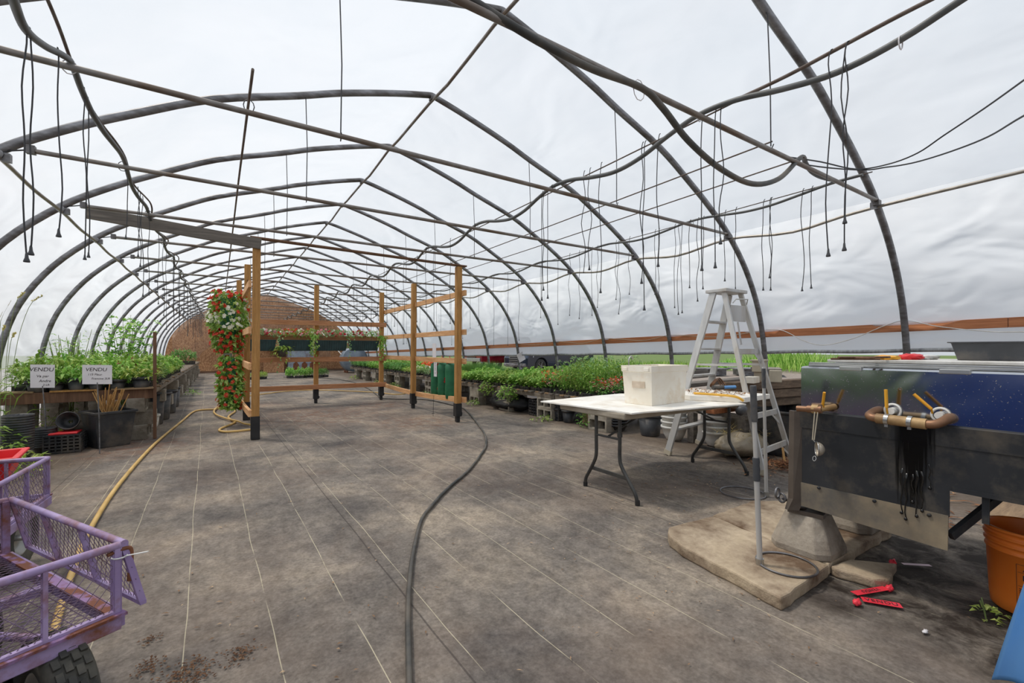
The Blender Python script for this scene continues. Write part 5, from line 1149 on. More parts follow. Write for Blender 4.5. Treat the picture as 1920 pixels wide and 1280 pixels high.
# syrup drips on the front
q = random.Random(12); mb = MB()
for y, zt, zb, w_ in ((.757,.62,.41,.008),(.742,.60,.385,.008),(.718,.60,.47,.006),(.703,.62,.41,.008),(.684,.62,.44,.008),(.658,.66,.55,.005)):
    n = 7; vs = []
    for k in range(n+1):
        z = zt+(zb-zt)*k/n; ww = w_*(1.15-.75*k/n)*(1+q.uniform(-.15,.15))/2; dy = .004*math.sin(k*1.7+y*40); vs += [(X0-.0065, y-ww+dy, z), (X0-.0065, y+ww+dy, z), (X0-.0045, y+ww+dy, z), (X0-.0045, y-ww+dy, z)]
    mb.add(vs, [(3,2,1,0), tuple(4*n+i for i in range(4))]+[(4*i+k, 4*i+(k+1) % 4, 4*i+4+(k+1) % 4, 4*i+4+k) for i in range(n) for k in range(4)], True)
    mb.lathe([(0,-.006),(.006,-.003),(.007,.004),(0,.01)], (X0-.006, y, zb), 6)
dr = obj('syrup_drips', mb, M['drip'], t); dr['label'] = 'glossy black dried drips'; dr['kind'] = 'stuff'
# stainless pan
mb = MB(); XB = X0+.035
vs = []
for (x, z) in ((XB,.80),(XB,1.068),(XB+.012,1.076),(XB+.05,1.078),(X1,1.078),(X1,.80)): vs += [(x, YE-.02, z), (x, YN, z)]
mb.add(vs, [(2*i, 2*i+1, 2*i+3, 2*i+2)[::-1] for i in range(5)]+[(0,2,4,6,8,10)]); pan = obj('stainless_pan', mb, M['stainless'], t)
for y0, y1 in ((1.02,.925),(.635,.535)):
    mb = MB(); mb.b2((XB-.010, y1, 1.062), (XB+.03, y0, 1.083)); obj('lid_clip', mb, M['silver'], t, bevel=.003)
mb = MB(); mb.b2((XB+.05, YN, 1.079), (X1-.02, 1.19, 1.090)); mb.b2((XB+.055, YN, 1.090), (XB+.065, 1.19, 1.100)); obj('pan_flange', mb, M['silver'], t, bevel=.002)
mb = MB(); mb.b2((XB+.13, YN, 1.100), (X1-.05, 1.13, 1.116)); mb.b2((XB+.15, YN, 1.088), (XB+.17, 1.10, 1.102)); obj('lid', mb, M['lid'], t, bevel=.003)
# valves
def handle(p, d, L=.075, kink=.03):
    mb = MB(); p = Vector(p); d = Vector(d).normalized(); k = p+Vector((-.012,0,kink)); mb.tube([p, k], .004, 6); mb.tube(smooth_path([k, k+d*L*.3, k+d*L], 3), [.0055]*6+[.007] if False else .0068, 8); return mb
mb = MB(); mb.tube([(2.605,1.185,.852),(2.61,1.12,.855)], .016, 12); mb.tube([(2.609,1.135,.855),(2.615,1.07,.858)], .020, 12); obj('left_pipe', mb, M['copper'], t)
mb = MB(); mb.tube([(2.615,1.115,.857),(2.618,1.085,.858)], .024, 12); mb.tube([(2.615,1.08,.858),(2.69,1.04,.872)], .015, 12); v1 = obj('left_valve', mb, M['brass'], t)
obj('valve_handle', handle((2.618,1.062,.872), (-.35,-.25,1), .07, .015), M['yellow'], v1)
mb = MB(); mb.tube([(2.60,.835,.845),(2.60,.655,.842)], .0235, 14); w1 = obj('wrapped_pipe', mb, M['brass'], t)
for y in (.795,.712):
    mb = MB(); mb.tube([(2.60,y+.008,.845),(2.60,y-.008,.844)], .0265, 14); mb.box((2.595,y,.818), (.012,.014,.016)); obj('hose_clamp', mb, M['silver'], w1)
mb = MB(); mb.tube(smooth_path([(2.60,.655,.842),(2.60,.63,.845),(2.62,.61,.856),(2.66,.602,.868),(2.70,.60,.872)], 4), .019, 12); obj('pipe_elbow', mb, M['copper'], t); mb = MB(); mb.tube(smooth_path([(2.60,.835,.845),(2.60,.855,.848),(2.62,.868,.855),(2.66,.86,.87),(2.70,.855,.875)], 4), .019, 12); obj('pipe_elbow', mb, M['copper'], t)
for y in (.80,.655):
    mb = MB(); yy = y if y > .7 else .63; mb.tube([(2.689, yy+.031*math.cos(a), .878+.031*math.sin(a)) for a in [k*math.pi/12 for k in range(24)]], .005, 8, closed=True); mb.tube([(2.66, yy, .878), (2.695, yy, .878)], .016, 12); obj('pipe_flange', mb, M['lid'], t)
obj('valve_handle', handle((2.625,.80,.868), (-.05,.02,1), .085, .03), M['yellow'], t)
obj('valve_handle', handle((2.635,.645,.888), (-.1,.75,.8), .085, .02), M['yellow'], t)
# things on the lid
t = thing('grey_tray', 'dark grey rectangular plastic tray on the tank lid', 'tray', (3.24, .55, 1.117))
cx0, cx1, cy0, cy1, z0, z1 = 3.06, 3.42, .42, .68, 1.117, 1.208
mb = MB(); k = .02; R_ = [[(cx0+k,cy0+k),(cx1-k,cy0+k),(cx1-k,cy1-k),(cx0+k,cy1-k)],[(cx0,cy0),(cx1,cy0),(cx1,cy1),(cx0,cy1)],[(cx0-.012,cy0-.012),(cx1+.012,cy0-.012),(cx1+.012,cy1+.012),(cx0-.012,cy1+.012)],[(cx0-.012,cy0-.012),(cx1+.012,cy0-.012),(cx1+.012,cy1+.012),(cx0-.012,cy1+.012)],[(cx0+.006,cy0+.006),(cx1-.006,cy0+.006),(cx1-.006,cy1-.006),(cx0+.006,cy1-.006)],[(cx0+k+.004,cy0+k+.004),(cx1-k-.004,cy0+k+.004),(cx1-k-.004,cy1-k-.004),(cx0+k+.004,cy1-k-.004)]]
zz = [z0, z1-.006, z1-.006, z1, z1, z0+.006]; vs = [(x, y, z) for r_, z in zip(R_, zz) for x, y in r_]
mb.add(vs, [(4*i+k_, 4*i+(k_+1) % 4, 4*i+4+(k_+1) % 4, 4*i+4+k_) for i in range(5) for k_ in range(4)]+[(3,2,1,0),(20,21,22,23)]); obj('tray_body', mb, M['dark_plastic'], t, bevel=.003)
for i, (a, b) in enumerate((((1558,662),(1650,657)),((1570,667),(1640,659)),((1572,669),(1668,661)))):
    mb = MB(); y0, y1 = 1.02-.03*i, .86; A = aty(*a, y0); B = aty(*b, y1); A.z = B.z = 1.123+.004*i; mb.tube([A, B], .006, 6); solo('wooden_stick', mb, M['stake'], 'thin brown stick lying on the tank lid, %s of three' % ORD[i], 'stick')
def cloth(name, lab, c, r, m_, seed, cat): return solo(name, lump(c, r, seed, 20, 10, .45, 6), m_, lab, cat)
p = aty(1662, 660, .90); solo('yellow_bag', lump((p.x, p.y, 1.126), (.085,.055,.014), 2, 20, 10, .3, 5), M['yellow'], 'flat yellow bag on the tank lid beside the sticks', 'bag')
p = aty(1708, 660, .84); solo('red_bag', lump((p.x, p.y, 1.130), (.08,.05,.018), 5, 20, 10, .4, 7), M['red'], 'crumpled red bag on the tank lid between yellow bag and grey tray', 'bag')
p = aty(1742, 660, .80); solo('clear_bag', lump((p.x, p.y, 1.127), (.06,.04,.014), 8, 18, 10, .4, 7), M['white_plastic'], 'crumpled clear white plastic beside the grey tray on the lid', 'bag')
# strainer
t = thing('hanging_strainer', 'small wire strainer hanging on a string from the left valve', 'strainer', (2.585, 1.09, .62))
mb = MB(); mb.tube([(2.588,1.092,.845),(2.582,1.100,.70)], .003, 5); mb.tube([(2.588,1.078,.845),(2.582,1.092,.70)], .003, 5); obj('handle_wire', mb, M['tan_box'], t)
mb = MB(); Rb = Matrix.Rotation(math.radians(100), 3, 'Y')@Matrix.Rotation(.0, 3, 'Z'); Rv = Matrix.Rotation(-.95, 3, 'Z')@Matrix.Rotation(math.pi/2, 3, 'Y')
mb.lathe([(.036*math.cos(a), .034*math.sin(a)) for a in [k*math.pi/12 for k in range(7)]], (2.588,1.082,.655), 18, Rv); obj('mesh_bowl', mb, mat('strainer_mesh', (176,164,146), (204,194,178), 240, .5, .4), t)
mb = MB(); mb.tube([Vector((2.588,1.082,.655))+Rv@Vector((.037*math.cos(a), .037*math.sin(a), 0)) for a in [k*math.pi/12 for k in range(24)]], .003, 6, closed=True); mb.tube([(2.583,1.098,.70),(2.586,1.090,.69)], .003, 5); mb.tube([Vector((2.584,1.092,.608))+Vector((.004*math.sin(a),.008*math.cos(a),.012*math.sin(a)-.004)) for a in [k*math.pi/5 for k in range(10)]], .002, 5, closed=True); obj('rim_wire', mb, M['silver'], t)
# ---- bucket
t = thing('orange_bucket', 'orange plastic pail standing on the ground at the right edge', 'bucket', (3.06, .41, 0)); bc = (3.06, .41, 0)
mb = MB(); mb.lathe([(0,0),(.126,0),(.131,.006),(.136,.05),(.146,.262),(.151,.264),(.151,.270),(.147,.272),(.148,.292),(.154,.294),(.154,.300),(.149,.302),(.150,.322),(.156,.324),(.156,.331),(.151,.333),(.152,.352),(.158,.354),(.158,.366),(.150,.368),(.147,.36),(.138,.22),(.130,.012),(0,.010)], bc, 48); obj('pail', mb, M['orange'], t)
dv = Vector((-bc[0], -bc[1], 0)).normalized(); side = Vector((-dv.y, dv.x, 0))
def onb(ang, z, e=.0): 
    d = dv*math.cos(ang)+side*math.sin(ang); r_ = .136+(z-.05)*.0472+e; return Vector((bc[0]+d.x*r_, bc[1]+d.y*r_, z)), d
mb = MB(); a0 = -1.0; p, d = onb(.55, .285, .012); mb.box(p, (.05,.05,.04), math.atan2(d.y, d.x)); obj('handle_ear', mb, M['orange'], t, bevel=.006)
mb = MB(); pts = [onb(.55+.1, .285, .03)[0]]+[onb(a, .285-.11*math.sin((a-.55)/1.2*1.3), .02)[0] for a in (.75,.95,1.15,1.35,1.6)]
mb.tube(smooth_path(pts, 4), .0026, 6); obj('wire_handle', mb, M['galv'], t)
lp, ld = onb(.02, .16, .0015); xa = side*1.0; 
if (xa.x*cY - xa.y*sY) < 0: xa = -xa
for s_, sz, dz, du in (('WARNING', .0135, .062, .006), ('ATTENTION', .0135, .048, .006)): text('warning_print', s_, sz, frameM(lp+xa*du+Vector((0,0,dz)), xa, ld), M['ink'], t)
mb = MB()
def lrow(du0, du1, z, h):
    a = frameM(lp, xa, ld); n = 4
    for k in range(n):
        u0, u1 = du0+(du1-du0)*k/n, du0+(du1-du0)*(k+1)/n
        def cp(u, zz): 
            ang = .02+(u/.14)*(1 if xa.dot(side) > 0 else -1); return onb(ang, .16+zz, .0009)[0]
        mb.add([cp(u0,z), cp(u1,z), cp(u1,z+h), cp(u0,z+h)], [(0,1,2,3)])
for k in range(9): lrow(-.042, .042-.01*(k % 3), -.035-.0075*k+.0, .0032)
for a_ in ((-.05,.05,.072,.0015),(-.05,.05,-.105,.0015),(-.05,-.0485,-.105,.178),(.0485,.05,-.105,.178),(-.045,.045,-.022,.0015),(-.045,.045,.038,.0015)): lrow(*a_)
lrow(-.03,-.012,.005,.024); lrow(-.022,.02,-.012,.018); lrow(.01,.036,-.002,.022)
obj('warning_panel', mb, M['ink'], t)
# ---- blue scoop
t = thing('snow_scoop', 'blue plastic snow scoop blade standing at the lower right corner', 'scoop', (2.3, .17, 0))
mb = MB()
def scoop(u, v, off=0.0):
    y = .404-.02+.015-.47*u; z = .012+.40*v; e = min(u, 1-u); curl = max(0, 1-e/.10)**1.6; x = 2.275+.085*v*v+.045*(1-curl)-.01+off+.02*math.sin(math.pi*u); y2 = y-.085*v*(1-2*u)*.9
    if .2 < u < .8 and v < .55: x += .012
    return (x, y2, z)
nU, nV = 40, 20
f = [scoop(i/nU, j/nV) for i in range(nU+1) for j in range(nV+1)]; b = [scoop(i/nU, j/nV, .007) for i in range(nU+1) for j in range(nV+1)]; m_ = nV+1; o_n = len(f)
fs = [(i*m_+j, (i+1)*m_+j, (i+1)*m_+j+1, i*m_+j+1) for i in range(nU) for j in range(nV)]; fb = [tuple(k+o_n for k in q_)[::-1] for q_ in fs]
ed = [(i*m_, i*m_+o_n, (i+1)*m_+o_n, (i+1)*m_) for i in range(nU)]+[(i*m_+nV, (i+1)*m_+nV, (i+1)*m_+nV+o_n, i*m_+nV+o_n) for i in range(nU)]+[(j, j+1, j+1+o_n, j+o_n) for j in range(nV)]+[(nU*m_+j, nU*m_+j+o_n, nU*m_+j+1+o_n, nU*m_+j+1) for j in range(nV)]
mb.add(f+b, fs+fb+ed, True); obj('blade', mb, M['blue'], t)
mb = MB(); mb.tube([(2.40,.17,.30),(2.50,.17,.60),(2.63,.17,.98)], .016, 10); obj('handle', mb, M['alu'], t)
# ---- ribbons
def ribbon(lab, a, b, w_, txt, flip, knot, m_='ribbon', z=.008):
    a = Vector(a); b = Vector(b); d = (b-a); L = d.length; d.normalize(); n = Vector((-d.y, d.x, 0)); t = thing('red_ribbon' if m_ == 'ribbon' else 'pale_ribbon', lab, 'ribbon', ((a+b)/2)[:2]+(0,) if False else (((a+b)/2).x, ((a+b)/2).y, 0))
    mb = MB(); N_ = 14; vs = []
    for k in range(N_+1):
        p = a+d*L*k/N_; zz = z+.0008*k/N_; tw = 0
        for dz in (0, .0012): vs += [p+n*w_/2+Vector((0,0,zz+tw*.02+dz)), p-n*w_/2+Vector((0,0,zz-tw*.02+dz))]
    fs = []
    for k in range(N_):
        i, j = 4*k, 4*k+4; fs += [(i+2,i+3,j+3,j+2),(i,j,j+1,i+1),(i,i+2,j+2,j),(i+1,j+1,j+3,i+3)]
    mb.add(vs, fs+[(0,1,3,2),(4*N_,4*N_+2,4*N_+3,4*N_+1)]); obj('strip', mb, M[m_] if m_ in M else m_, t)
    if txt:
        x = -d if flip else d; text('lettering', txt, w_*.78, frameM((a+b)/2+Vector((0,0,z+.0026)), x, (0,0,1)), M['ink'], t, space=1.15)
    if knot is not None: obj('knot', lump(knot, (.022,.016,.016), 3, 14, 9, .5, 7), M['ribbon'], t)
ribbon('red VENDU ribbon on the floor, lettering readable, nearer of two', fl(1616,1126), fl(1690,1139), .044, 'VENDU', False, tuple(fl(1607,1134)[:2])+(.012,))
ribbon('red VENDU ribbon on the floor with upside-down lettering, just behind the other', fl(1601,1117), fl(1662,1107), .036, 'VENDU', True, tuple(fl(1668,1108)[:2])+(.014,), z=.012)
M['pink'] = mat('pale_pink_ribbon', (222,196,206), None, 8, .6)
ribbon('pale pink ribbon strip with a red knot under the tank', (3.10,.88,0), (3.20,.79,0), .022, None, False, (3.06,.91,.014), 'pink')
p = fl(1895, 966)
mb = MB(); mb.box((p.x+.35, p.y+.05, .025), (1.3,.16,.05), .12); solo('pale_plank', mb, M['pallet'], 'pale plank on the ground behind the orange bucket', 'plank', bevel=.006)
mb = MB(); q = random.Random(21)
for i in range(300): mb.leaf((q.uniform(3.9,6.2), q.uniform(.3,1.5), .004), (q.uniform(-1,1), q.uniform(-1,1), .06), (0,0,1), q.uniform(.03,.12), q.uniform(.01,.03), 0)
solo('wood_chips', mb, M['chips'], 'pale bark and wood scraps on the ground behind the tank', 'wood chips', kind='stuff')
def sm(name, mbx, m_, lab, cat): return solo(name, mbx, m_, lab, cat)
weed('leafy_weed', 'tiny seedling growing in the dirt beside the orange bucket', 2.76, .50, 16, .03, .10, .03, .02, 'foliage_yel', 51)
weed('leafy_weed', 'low green leaf at the foot of the orange bucket', 2.86, .49, 5, .03, .02, .04, .025, 'foliage_yel', 52)
p = fl(1735, 1187); solo('paper_scrap', lump((p.x, p.y, .007), (.016,.009,.007), 4, 10, 8, .5, 6), M['paper'], 'small white paper scrap on the floor at lower right', 'scrap')
# ---- black trough, lumber, straw bag, boxes behind the ladder
def tub(lab, c, lx, ly, h, rz, m_):
    t = thing('black_trough', lab, 'trough', (c[0], c[1], 0)); Rz = Matrix.Rotation(rz, 3, 'Z'); mb = MB()
    def rg(k, z, o2=0): return [Vector((c[0], c[1], z))+Rz@Vector((x*(lx/2*k+o2), y*(ly/2*k+o2), 0)) for x, y in ((-1,-1),(1,-1),(1,1),(-1,1))]
    R_ = [rg(.92,0), rg(1,h-.03), rg(1,h-.03,.02), rg(1,h,.02), rg(1,h,-.012), rg(.93,.02)]
    mb.add([v for r_ in R_ for v in r_], [(4*i+k, 4*i+(k+1) % 4, 4*i+4+(k+1) % 4, 4*i+4+k) for i in range(5) for k in range(4)]+[(3,2,1,0),(20,21,22,23)]); obj('trough_body', mb, M['black_plastic'], t, bevel=.01); return t
tub('large black plastic trough on the ground behind the ladder feet', (5.55, 2.55, 0), .95, .60, .50, .06, M['black_plastic'])
t = thing('straw_bag', 'clear plastic bag of straw lying behind the far table legs', 'bag', (4.80, 2.78, 0)); bm_ = lump((4.86, 2.78, .12), (.36,.22,.13), 6, 26, 14, .22, 5); obj('bag_body', bm_, M['bag'], t)
mb = MB(); q = random.Random(2)
for i in range(120): mb.leaf((4.80+q.uniform(-.25,.3), 2.78+q.uniform(-.2,.2), .20+q.uniform(0,.06)), (q.uniform(-1,1), q.uniform(-1,1), .15), (0,0,1), .16, .006, .05)
o = obj('straw', mb, M['straw'], t); o['kind'] = 'stuff'
mb = MB(); mb.box((5.22, 3.12, .17), (.20,.36,.34), .1); solo('concrete_block', mb, M['concrete'], 'upright concrete block on the ground between white pots and straw bag', 'concrete block', bevel=.01)
def timber(lab, a, b, w_, h_, m_='greywood'):
    mb = MB(); mb.bar(a, b, w_, h_); solo('timber_beam', mb, M[m_], lab, 'timber', bevel=.008)
M['timberx'] = wood('split_grey_timber', (86,70,56), (146,122,98), (.7,7,7), 4)
timber('lowest weathered timber beam of the pile behind the ladder', (4.95,2.98,.54), (6.25,2.75,.54), .16, .10, 'timberx')
timber('middle weathered timber beam of the pile behind the ladder', (4.75,2.92,.645), (6.25,2.72,.645), .15, .10, 'timberx')
timber('topmost weathered timber beam of the pile behind the ladder', (4.80,2.90,.75), (6.25,2.70,.755), .14, .10, 'timberx')
timber('long grey plank lying across the back of the timber pile', (4.6,3.35,.745), (6.3,3.55,.745), .18, .05, 'greywood')
timber('red-brown plank under the timber pile seen below the table', (4.75,3.1,.455), (6.2,3.1,.455), .12, .06, 'board')
timber('grey plank standing on edge beyond the timber pile', (5.0,3.95,.80), (6.3,4.15,.80), .03, .12, 'greywood')
t = thing('wooden_trestle', 'rough wooden trestle carrying the timber pile', 'trestle', (5.6, 3.1, 0))
for x in (5.0, 6.15):
    for y in (2.84, 3.5):
        mb = MB(); mb.box((x, y, .21), (.09,.09,.42)); obj('leg', mb, M['greywood'], t, bevel=.004)
    mb = MB(); mb.box((x, 3.17, .4), (.085,.80,.05)); obj('crossbeam', mb, M['greywood'], t, bevel=.004)
p = atx(1454, 718, 5.25); mb = MB(); mb.box((p.x, p.y, .87), (.14,.12,.13), .5); solo('junction_box', mb, M['tan_box'], 'tan square box on the timber pile right of the ladder', 'box', bevel=.004)
p = atx(1424, 692, 5.4); mb = MB(); mb.box((p.x, p.y, .97), (.17,.13,.13), .3); mb.box((p.x, p.y, 1.04), (.20,.16,.02), .3); mb.box((p.x, p.y, .85), (.1,.1,.12), .3); solo('junction_box', mb, M['tan_box'], 'tan capped box behind the ladder, left of the ring pole top', 'box', bevel=.004)
p = atx(1408, 731, 5.0); mb = MB(); mb.box((p.x, p.y, .83), (.20,.12,.07), .2); solo('wood_offcut', mb, M['cream'], 'pale wood offcut on the timber pile beside the ladder rail', 'wood', bevel=.004)
mb = MB(); q = random.Random(4)
for i in range(420):
    a = q.uniform(0, 6.28); r_ = abs(q.gauss(0,.2)); p = Vector((4.72+r_*1.3*math.cos(a), 2.27+r_*.9*math.sin(a), .006+.035*math.exp(-(r_/.2)**2)*q.random()))
    mb.leaf(p, (q.uniform(-1,1), q.uniform(-1,1), q.uniform(-.05,.25)), (0,0,1), q.uniform(.03,.10), q.uniform(.008,.022), .02)
solo('wood_chips', mb, M['chips'], 'scattered brown wood chips on the floor at the ladder feet', 'wood chips', kind='stuff')
mb = MB(); mb.bar((4.74,2.27,.02), (4.80,2.32,.17), .02, .012); solo('wood_splinter', mb, M['cane'], 'pale wood splinter sticking up from the wood chips', 'wood')
# cord swagged along the brown board
P = [(6.29,3.26,1.45),(6.29,3.03,1.42),(6.30,2.77,1.275),(6.30,2.55,1.225),(6.30,2.25,1.30),(6.29,1.94,1.44),(6.28,1.75,1.486),(6.29,1.49,1.41),(6.30,1.14,1.348),(6.30,.9,1.335),(6.30,.3,1.33)]
hose('white_cord', P, .005, M['white_plastic'], 'thin white cord swagged along the right board nearest the camera', 'cord', 6)
P = [(6.29,3.32,1.43),(6.29,4.0,1.36),(6.29,4.81,1.41),(6.29,5.4,1.33),(6.29,6.34,1.385),(6.29,7.0,1.30),(6.29,7.87,1.35),(6.29,8.6,1.28),(6.29,9.4,1.32)]
hose('white_cord', P, .004, M['tan_box'], 'thin tan cord swagged along the right board beyond the ladder', 'cord', 5)
# ================================================================== FLOOR HOSES
def floorpath(px, z): return [fl(a, b, z) for a, b in px]
Y1 = floorpath([(85,1262),(110,1150),(140,1060),(170,990),(225,905),(290,832),(340,790),(362,772),(380,768),(405,767)], .014)
CO = [fl(380+x/6.4, 640+y/6.4, .014) for x, y in [(150,806),(250,800),(350,803),(390,835),(330,880),(310,912),(370,955),(390,970),(300,1010),(215,1045),(205,1070),(280,1082),(420,1074),(590,1055)]]
hose('garden_hose', Y1+CO[:1]+CO[1:], .0155, M['hose_yellow'], 'yellow garden hose running up the left aisle to a coil by the rack', 'hose', 10, 5)
C2 = [fl(380+x/6.4, 640+y/6.4, .034) for x, y in [(360,700),(270,745),(200,785),(165,795),(135,840),(170,880),(260,915),(330,935),(420,955),(500,985),(590,1000)]]
hose('garden_hose', [C2[0]+Vector((.03,.5,-.02))]+C2, .0145, M['hose_yellow'], 'second yellow hose crossing over the coil left of the rack', 'hose', 10, 5)
hose('garden_hose', [(.2,12.9,.012)]+floorpath([(473,741),(540,733),(600,731),(700,735),(745,739),(770,733),(782,718)], .012)+[(4.45,11.9,.2),(4.6,12.0,.47),(4.7,12.6,.47)], .0125, M['hose_yellow'], 'yellow hose across the floor behind the rack up to the right bench', 'hose', 8, 5)
BH = floorpath([(768,1290),(766,1210),(765,1150),(768,1090),(775,1035),(790,975),(812,945),(840,915),(880,880),(903,850),(911,835),(910,818),(900,800),(877,772),(860,762),(800,749),(745,748),(712,746)], .013)
hose('black_hose', BH, .0125, M['hose_black'], 'black hose winding across the floor toward the lower middle', 'hose', 10, 5)
hose('black_hose', floorpath([(716,748),(703,737),(690,728),(665,717)], .013)+[(3.9,17.5,.013),(3.6,19.0,.013),(2.2,21.0,.013)], .0125, M['hose_black'], 'black hose behind the rack running toward the end wall', 'hose', 8, 4)
mb = MB(); p = fl(812, 780); mb.tube([(p.x, p.y, .0), (p.x+.01, p.y, .36)], .0035, 5); mb.box((p.x, p.y, .05), (.05,.012,.008)); solo('wire_stake', mb, M['line'], 'thin wire stake standing on the floor before the right rack rail', 'stake')
# litter on the cloth
mb = MB(); q = random.Random(6)
for (cx, cy, rx, ry, n, L) in ((1.6,8.4,1.3,1.3,420,.02),(2.6,6.7,.7,.6,200,.02),(.3,8.0,.7,1.6,140,.02),(-.9,6.6,.7,.9,160,.03),(3.3,2.6,.8,.6,120,.035),(1.5,4,2.6,2.6,150,.028),(0,2.0,.9,.8,70,.028),(2.2,1.5,1.2,.9,120,.022)):
    for i in range(n):
        x, y = cx+q.gauss(0,rx*.5), cy+q.gauss(0,ry*.5); mb.leaf((x, y, .004), (q.uniform(-1,1), q.uniform(-1,1), .02), (0,0,1), L*q.uniform(.4,1.3), L*q.uniform(.15,.4), 0)
solo('floor_litter', mb, M['litter'], 'dry leaf and bark litter scattered over the ground cloth', 'litter', kind='stuff')
mb = MB(); q = random.Random(16)
for (px, py, n, R) in ((1225,1210,0,0),(450,1225,90,.05),(280,1250,70,.04),(345,1268,220,.08),(285,1198,30,.03),(690,870,0,0),(560,750,130,.5)):
    if not n: continue
    c_ = fl(px, py)
    for i in range(n):
        x, y = c_.x+q.gauss(0,R*.6), c_.y+q.gauss(0,R*.6); mb.leaf((x, y, .003), (q.uniform(-1,1), q.uniform(-1,1), .1), (0,0,1), q.uniform(.006,.018), q.uniform(.005,.01), 0)
solo('soil_crumbs', mb, M['crumbs'], 'reddish-brown soil crumbs in small piles on the ground cloth', 'soil', kind='stuff')
# ================================================================== CARTS
def meshpanel(o, e1, e2, L1, L2, cell, asp=.62, r=.0013, maxn=400):
    mb = MB(); o = Vector(o); e1 = Vector(e1).normalized(); e2 = Vector(e2).normalized(); a = cell; b = cell*asp
    k = -L2/b*a
    for s_ in (1, -1):
        c = -L2*a/b
        while c < L1+L2*a/b:
            # line u = c + s*(a/b)*v , clip to the rectangle
            pts = []
            for v in (0, L2): pts.append((c+s_*(a/b)*v, v))
            (u0, v0), (u1, v1) = pts
            def clip(u0, v0, u1, v1):
                if u0 > u1: u0, v0, u1, v1 = u1, v1, u0, v0
                if u1 <= 0 or u0 >= L1: return None
                if u0 < 0: v0 += (v1-v0)*(0-u0)/(u1-u0); u0 = 0
                if u1 > L1: v1 = v0+(v1-v0)*(L1-u0)/(u1-u0); u1 = L1
                return u0, v0, u1, v1
            q_ = clip(u0, v0, u1, v1)
            if q_ and abs(q_[2]-q_[0]) > 1e-4: mb.tube([o+e1*q_[0]+e2*q_[1], o+e1*q_[2]+e2*q_[3]], r, 3, False)
            c += a*2
    return mb
def wheel(parent, c, axis, R=.17, w_=.105):
    axis = Vector(axis).normalized(); Mx = axis.to_track_quat('Z', 'X').to_matrix(); c = Vector(c); mb = MB()
    prof = [(R*.52,-w_*.36),(R*.62,-w_*.48),(R*.85,-w_*.5),(R*.96,-w_*.40),(R,-w_*.2),(R,w_*.2),(R*.96,w_*.40),(R*.85,w_*.5),(R*.62,w_*.48),(R*.52,w_*.36)]
    mb.lathe(prof, c, 32, Mx)
    for k in range(26):
        a = 2*math.pi*k/26
        for j, (z, wd) in enumerate(((-.30,.15),(-.1,.15),(.1,.15),(.30,.15))):
            an = a+(math.pi/26 if j % 2 else 0); p = c+Mx@Vector((R*(1.008 if abs(z) < .2 else .985)*math.cos(an), R*(1.008 if abs(z) < .2 else .985)*math.sin(an), z*w_)); e = Mx@Vector((math.cos(an), math.sin(an), 0)); f = Mx@Vector((-math.sin(an), math.cos(an), 0)); g = Mx@Vector((0,0,1))
            mb.box(p, (.012, .027, wd*w_), M=Matrix((e, f, g)).transposed())
    o = obj('tire', mb, M['tire'], parent)
    mb = MB(); mb.lathe([(.0,-w_*.12),(R*.18,-w_*.14),(R*.40,-w_*.12),(R*.50,-w_*.38),(R*.56,-w_*.38),(R*.54,0),(R*.56,w_*.38),(R*.50,w_*.38),(R*.40,w_*.12),(R*.18,w_*.14),(0,w_*.12)], c, 24, Mx); obj('rim', mb, M['rim'], o)
    mb = MB(); mb.lathe([(0,-w_*.6),(.016,-w_*.6),(.016,w_*.6),(0,w_*.6)], c, 12, Mx); obj('hub', mb, M['silver'], o)
